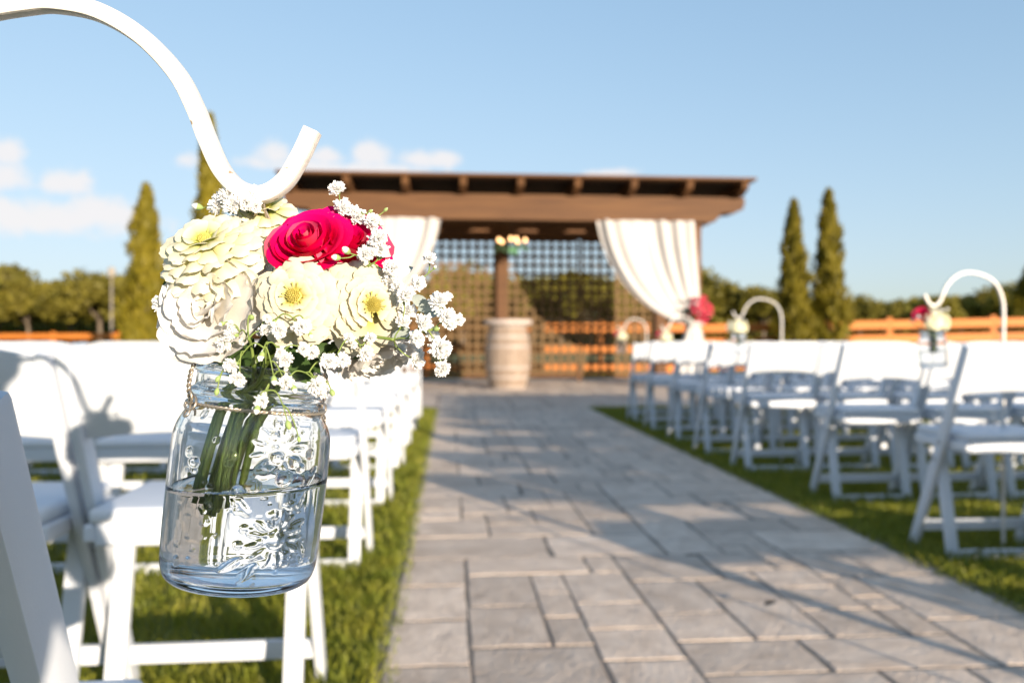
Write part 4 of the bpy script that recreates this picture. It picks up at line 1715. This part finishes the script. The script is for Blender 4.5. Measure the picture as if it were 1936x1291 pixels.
sprig((640, 655), (745, 642), .392, [(812, 490, 28, "f", .004), (790, 537, 34, "f", .004), (766, 558, 36, "f", 0), (752, 545, 26, "f", .006), (831, 572, 36, "f", 0), (845, 600, 38, "f", -.004), (800, 612, 38, "f", 0), (762, 610, 34, "f", .004),
      (786, 640, 36, "f", -.006), (832, 657, 40, "f", -.004), (788, 682, 30, "f", .006), (836, 694, 32, "f", 0), (815, 632, 28, "f", .01), (772, 590, 32, "f", .012), (742, 575, 30, "f", .01), (806, 588, 22, "f", .014), (757, 660, 26, "f", .012), (825, 622, 20, "g", -.002)],
      "widest spray of baby's breath, reaching out to the right of the bouquet", 4)
sprig((480, 690), (470, 640), .372, [(525, 622, 32, "f", 0), (570, 617, 34, "f", -.002), (500, 624, 24, "f", .004), (440, 632, 30, "f", .008), (475, 600, 20, "b", .008), (425, 648, 28, "f", .01), (420, 612, 18, "b", .01)],
      "baby's breath lying across the front below the round zinnia", 5, .3)
sprig((500, 690), (505, 648), .368, [(495, 672, 24, "b", 0), (450, 715, 32, "f", 0), (440, 690, 32, "f", 0), (540, 722, 34, "f", 0), (556, 735, 20, "b", 0), (600, 728, 34, "f", 0), (607, 738, 30, "f", .006), (538, 678, 30, "f", .004),
      (528, 682, 24, "f", .01), (621, 684, 32, "f", .004), (648, 680, 30, "f", .006), (495, 757, 30, "f", -.002), (486, 774, 24, "b", -.004), (545, 803, 22, "g", 0), (628, 742, 20, "g", .002), (412, 716, 18, "g", 0),
      (410, 740, 18, "g", 0), (700, 640, 26, "f", .02), (690, 668, 28, "f", .02), (574, 660, 26, "f", .006), (589, 665, 30, "f", .012), (565, 830, 14, "g", -.001), (660, 640, 24, "f", .014)],
      "baby's breath hanging down over the rim of the big jar", 6, .25)
sprig((420, 600), (340, 600), .405, [(304, 575, 30, "f", 0), (318, 598, 14, "g", .004)], "single floret of baby's breath at the left edge of the white flower", 7)

# leaves tucked between the flowers
lfm = leaf_mesh(.030, .0075, M["green_leaf"])
lfs = leaf_mesh(.022, .0055, M["silver_leaf"])
gl = empty("leaf_spray", P(500, 650, .40))
tag(gl, "green leaves under the flowers at the mouth of the big jar", "leaves")
for px, py, d, a, s, me in [(470, 655, .39, 200, .8, lfm), (540, 655, .40, 300, .8, lfm), (590, 652, .405, 330, .7, lfm), (625, 650, .41, 345, .7, lfm), (350, 530, .415, 200, .6, lfm),
                            (430, 400, .43, 20, .7, lfm), (455, 408, .435, 300, .7, lfm), (480, 640, .41, 230, .9, lfm), (560, 645, .415, 290, .9, lfm),
                            (700, 462, .41, 330, .55, lfs), (735, 520, .405, 20, .6, lfs), (812, 580, .398, 150, .55, lfs), (800, 600, .40, 30, .5, lfs), (775, 620, .40, 210, .55, lfs), (825, 572, .395, 200, .5, lfs), (640, 465, .41, 200, .6, lfm)]:
    o = link("leaf", me, gl)
    o.location = P(px, py, d) - gl.location
    o.rotation_euler = Euler((R(random.uniform(50, 90)), 0, 0)).to_matrix().to_euler()
    o.rotation_euler = (Matrix.Rotation(R(a - 90), 3, 'Y').inverted() @ Matrix.Rotation(R(80), 3, 'X')).to_euler()
    o.scale = (s, s, s)
stem_into_jar(gl, P(495, 690, .41), .0024, 17)

# ------------------------------------------------------------------ the other hooks, jars and bouquets along the aisle
jv = mesh("glass_body", *jar_meshes(36, 46, 26, False), M["glass"])
wv = mesh("water", *water_mesh(28, Matrix.Identity(4), .052), M["water"])
z_parts = []
for li, (cnt, tip, h, el) in enumerate(ZL[::1]):
    for i in range(max(6, cnt - 5)):
        c2 = max(6, cnt - 5)
        a = 2 * PI * (i + .5 * (li % 2)) / c2
        w = 2 * PI * tip * .8 / c2 * .6
        pv = [Vector((-.3 * w, .1, 0)), Vector((.3 * w, .1, 0)), Vector((w, tip * .75, 0)), Vector((.6 * w, tip, -.05)), Vector((-.6 * w, tip, -.05)), Vector((-w, tip * .75, 0))]
        mt = Matrix.Rotation(a, 4, 'Z') @ Matrix.Translation((0, 0, h)) @ Matrix.Rotation(R(el), 4, 'X')
        z_parts.append(([mt @ p for p in pv], [(0, 1, 2, 5), (5, 2, 3, 4)]))
zs_v, zs_f = merge(z_parts)
M["zin_far"] = surf("cream_zinnia_head", (0.74, 0.70, 0.40), (0.83, 0.80, 0.62), 60, 0.6, trans=0.2, rand=.05)
M["rose_far"] = surf("rose_head", (0.50, 0.008, 0.05), (0.60, 0.010, 0.09), 60, 0.5, trans=0.15)
zin_far = mesh("zinnia", zs_v, zs_f, M["zin_far"])
rv = merge([rpetal(rho, 2 * PI * (i + .37 * li) / cnt, min(2.8, 2 * PI / cnt * 1.5), hgt * 1.15, curl, -.45, .02, li * 10 + i, None) for li, (cnt, rho, hgt, curl) in enumerate(ROSE_L[1::2]) for i in range(cnt)])
rose_far = mesh("rose", *rv, M["rose_far"])
bb = []
for k in range(16):
    a, q = k * 2.4, math.sqrt((k + .5) / 16)
    tip = Vector((.05 * q * math.cos(a), .045 * q * math.sin(a), .02 + .022 * random.random()))
    v, f = lathe([(-.004, .001), (-.002, .004), (.002, .0042), (.004, .001)], 6)
    bb.append(([Vector(p) + tip for p in v], f))
nb_f = sum(len(f) for _, f in bb)
for k in range(16):
    a, q = k * 2.4, math.sqrt((k + .5) / 16)
    tip = bb[k][0][0]
    bb.append(tube([Vector((0, 0, -.03)), tip * .5 + Vector((0, 0, -.01)), tip], .0007, 4))
bv, bf = merge(bb)
breath_far = mesh("babys_breath", bv, bf, [M["breath"], M["fine_stem"]])
breath_far.polygons.foreach_set("material_index", [0 if i < nb_f else 1 for i in range(len(bf))])
stem_far = mesh("stem", *merge([tube([Vector((.010 * math.cos(a), .010 * math.sin(a), -.005)), Vector((.008 * math.cos(a + 1), .008 * math.sin(a + 1), -.075))], .0026, 6) for a in range(6)]), M["stem"])
wire_far = mesh("wire_hanger", *merge([tube([(.034 * math.cos(a), .034 * math.sin(a), 0) for a in np.linspace(0, 2 * PI, 25)], .0011, 5, False),
                                       tube(smooth_path([(-.034, 0, 0), (-.03, .012, .035), (0, .002, .076)], 5), .001, 5),
                                       tube(smooth_path([(.034, 0, 0), (.03, .012, .035), (0, .002, .076)], 5), .001, 5)]), M["wire"])
HN = ["hook beside the third-row chair", "hook in front of the cypress pair", "hook overlapping the pink blossoms", "hook nearest the pergola"]
for h, (pxh, d, top, vx) in enumerate([(1765, 2.99, 515, 1.0), (1396, 5.19, 565, 1.0), (1258, 7.1, 598, 1.0), (1175, 8.6, 603, 1.0), (3310, 0.86, 240, 1.0)]):
    zt = CAMZ + (645.5 - top) / F * d
    K = 1.245                              # these stand farther off than the front one and are the larger kind
    zs = zt - (CAMZ + (645.5 - 8) / F * DJ * K)
    c = P(pxh, 0, d)
    first = ["white hook over the largest of the small jars, beside the near right-hand chairs", "white hook over a cream bouquet, in front of the cypress pair",
             "white hook partly in front of the pink blossoms", "white hook standing closest to the pergola", "white hook nearest to the viewer on the right of the aisle"][h]
    o = hook((c.x, c.y), zs, 0, DJ * K, first, 10, 5, flip=1)
    o.rotation_euler = (0, 0, R((4, -6, 8, 3, -3)[h]))
    o.scale = (-1, 1, 1)
    hz = CAMZ + zs + (645.5 - 368) / F * DJ * K - .005        # bottom of the hook
    jz = hz - (.088 + .095) * K
    jloc = Vector((c.x, c.y, jz))
    j = empty("mason_jar", jloc, (0, R((-3, 2, -2, 1, 2)[h]), h))
    tag(j, ["small glass jar hanging by the near right-hand chairs", "small glass jar hanging in front of the cypress pair", "small glass jar hanging beside the pink blossoms", "small glass jar hanging closest to the pergola", "small glass jar on the hook nearest to the viewer, right of the aisle"][h], "jar", "small jars hanging along the right of the aisle")
    j.scale = (K, K, K)
    link("glass_body", jv, j)
    link("water", wv, j)
    o = link("wire_hanger", wire_far)
    o.location = jloc + Vector((0, 0, .0919 * K))
    o.scale = (K, K, K)
    tag(o, ["wire holding the jar at the near right-hand chairs", "wire holding the jar before the cypress pair", "wire holding the jar beside the pink blossoms", "wire holding the jar closest to the pergola", "wire holding the jar nearest to the viewer, right of the aisle"][h], "wire", "wires of the small jars")
    wh_ = ["near right-hand chairs", "cypress pair", "pink blossoms", "pergola corner", "first right-hand row"][h]
    top_c = jloc + Vector((0, 0, .113 * K))
    items = [(zin_far, "zinnia", (-.008, -.022, .032), .027, (0, -.8, .6), f"cream zinnia in front of the small bouquet by the {wh_}"),
             (zin_far, "zinnia", (.028, -.006, .030), .026, (.6, -.6, .5), f"cream zinnia on the chair side of the small bouquet by the {wh_}"),
             (zin_far, "zinnia", (.004, .012, .050), .024, (.1, -.3, .9), f"cream zinnia on top of the small bouquet by the {wh_}")]
    if h in (0, 2, 3, 4):
        items.append((rose_far, "rose", (-.036, -.010, .042), .020, (-.5, -.7, .5), f"red rose on the aisle side of the small bouquet by the {wh_}"))
    else:
        items.append((zin_far, "zinnia", (-.036, -.006, .030), .025, (-.6, -.6, .5), f"cream zinnia on the aisle side of the small bouquet by the {wh_}"))
    for me, nm, off, s, n_, lab in items:
        o = link(nm, me)
        o.location = top_c + Vector(off) * K * 1.15
        o.rotation_euler = frame_for(n_, h + off[0] * 40).to_euler()
        o.scale = (s * K * 1.3, s * K * 1.3, s * K * 1.3)
        tag(o, lab, "flower", "flowers of the small bouquets")
    o = link("babys_breath", breath_far)
    o.location = top_c + Vector((-.012, 0, .012))
    o.rotation_euler = (0, R(-8), h)
    o.scale = (1.15 * K, 1.15 * K, 1.15 * K)
    tag(o, f"baby's breath round the small bouquet by the {wh_}", "flower", "flowers of the small bouquets")
    o = link("greenery", stem_far)
    o.location = top_c + Vector((0, 0, .01))
    o.scale = (K, K, K)
    tag(o, f"cut green stems standing in the small jar by the {wh_}", "stems", "stems in the small jars")

# dry leaves on the stones
for (px, py), lab, s in (((1320, 1058), "small dark dry leaf lying on the path in the shade line", .045), ((1466, 1146), "curled brown leaf lying on the sunlit stones", .05)):
    d = CAMZ * F / (py - 645.5)
    o = link("dry_leaf", leaf_mesh(s, s * .28, M["dry_leaf"], "dry_leaf"))
    o.location = P(px, py, d * .972)
    o.location.z = .036
    o.rotation_euler = (R(12), 0, random.uniform(0, 6))
    tag(o, lab, "leaf")


# ------------------------------------------------------------------ the photographer kneeling behind the lens, whose shadow falls on the near chair
def figure():
    sk = {}
    E = []

    def j(name, co, r, parent=None):
        sk[name] = (Vector(co), r)
        if parent:
            E.append((parent, name))
    j("pelvis", (0, 0, .50), .135)
    j("waist", (0, .02, .62), .120, "pelvis")
    j("chest", (0, .05, .80), .145, "waist")
    j("collar", (0, .07, .92), .09, "chest")
    j("neck", (0, .09, .98), .052, "collar")
    j("jaw", (0, .125, 1.045), .066, "neck")
    j("skull", (0, .115, 1.115), .085, "jaw")
    j("crown", (0, .105, 1.165), .06, "skull")
    for sd_, x in (("l", -1), ("r", 1)):
        j("hip" + sd_, (x * .09, .03, .47), .10, "pelvis")
        knee_y, knee_z = (.36, .50) if x < 0 else (.30, .07)
        j("knee" + sd_, (x * .13, knee_y, knee_z), .062, "hip" + sd_)
        if x < 0:
            j("ankle" + sd_, (x * .13, .32, .08), .042, "knee" + sd_)
            j("toe" + sd_, (x * .14, .47, .035), .035, "ankle" + sd_)
        else:
            j("ankle" + sd_, (x * .12, -.10, .06), .042, "knee" + sd_)
            j("toe" + sd_, (x * .12, -.24, .04), .032, "ankle" + sd_)
        j("shoulder" + sd_, (x * .18, .06, .875), .065, "chest")
        j("elbow" + sd_, (x * .21, .20, .66), .045, "shoulder" + sd_)
        j("wrist" + sd_, (x * .085, .255, .80), .030, "elbow" + sd_)
        j("palm" + sd_, (x * .07, .262, .845), .030, "wrist" + sd_)
        for k in range(4):
            a = (k - 1.5) * .017
            j(f"finger{k}a" + sd_, (x * (.058), .262 + a, .885 + .006 * (1.5 - abs(k - 1.5))), .0095, "palm" + sd_)
            j(f"finger{k}b" + sd_, (x * .032, .264 + a, .905), .0085, f"finger{k}a" + sd_)
        j("thumba" + sd_, (x * .048, .235, .85), .011, "palm" + sd_)
        j("thumbb" + sd_, (x * .026, .238, .868), .009, "thumba" + sd_)
    names = list(sk)
    me = bpy.data.meshes.new("body")
    me.from_pydata([tuple(sk[n][0]) for n in names], [(names.index(a), names.index(b)) for a, b in E], [])
    o = bpy.data.objects.new("body", me)
    COL.objects.link(o)
    o.modifiers.new("skin", 'SKIN')
    sub = o.modifiers.new("sub", 'SUBSURF')
    sub.levels = sub.render_levels = 2
    for v, n in zip(me.skin_vertices[0].data, names):
        v.radius = (sk[n][1], sk[n][1])
        v.use_root = n == "pelvis"
    dg = bpy.context.evaluated_depsgraph_get()
    ev = o.evaluated_get(dg)
    m2 = bpy.data.meshes.new_from_object(ev)
    bpy.data.objects.remove(o)
    for m in (surf("person_skin", (.42, .25, .18), (.52, .32, .23), 20, .5), surf("dark_shirt", (.02, .022, .028), (.04, .042, .05), 20, .9), surf("grey_trousers", (.05, .05, .055), (.08, .08, .085), 20, .9)):
        m2.materials.append(m)
    for p in m2.polygons:
        c = p.center
        arm_bare = c.y > .20 and c.z > .70 and abs(c.x) < .19
        p.material_index = 0 if c.z > .965 or arm_bare else 1 if c.z > .56 else 2
        p.use_smooth = True
    return m2


ph = empty("person", (.06, -.42, 0), (0, 0, 0))
tag(ph, "person in a dark shirt kneeling with raised hands on the path behind the front jar", "person")
link("body", figure(), ph)
v_, f_ = lathe([(-.03, .094), (.0, .100), (.04, .096), (.075, .075), (.10, .04), (.108, .002)], 20)
hr = obj("hair", v_, f_, surf("dark_hair", (.02, .014, .01), (.04, .03, .02), 60, .6), ph)
hr.location = (0, .095, 1.10)
hr.rotation_euler = (R(18), 0, 0)
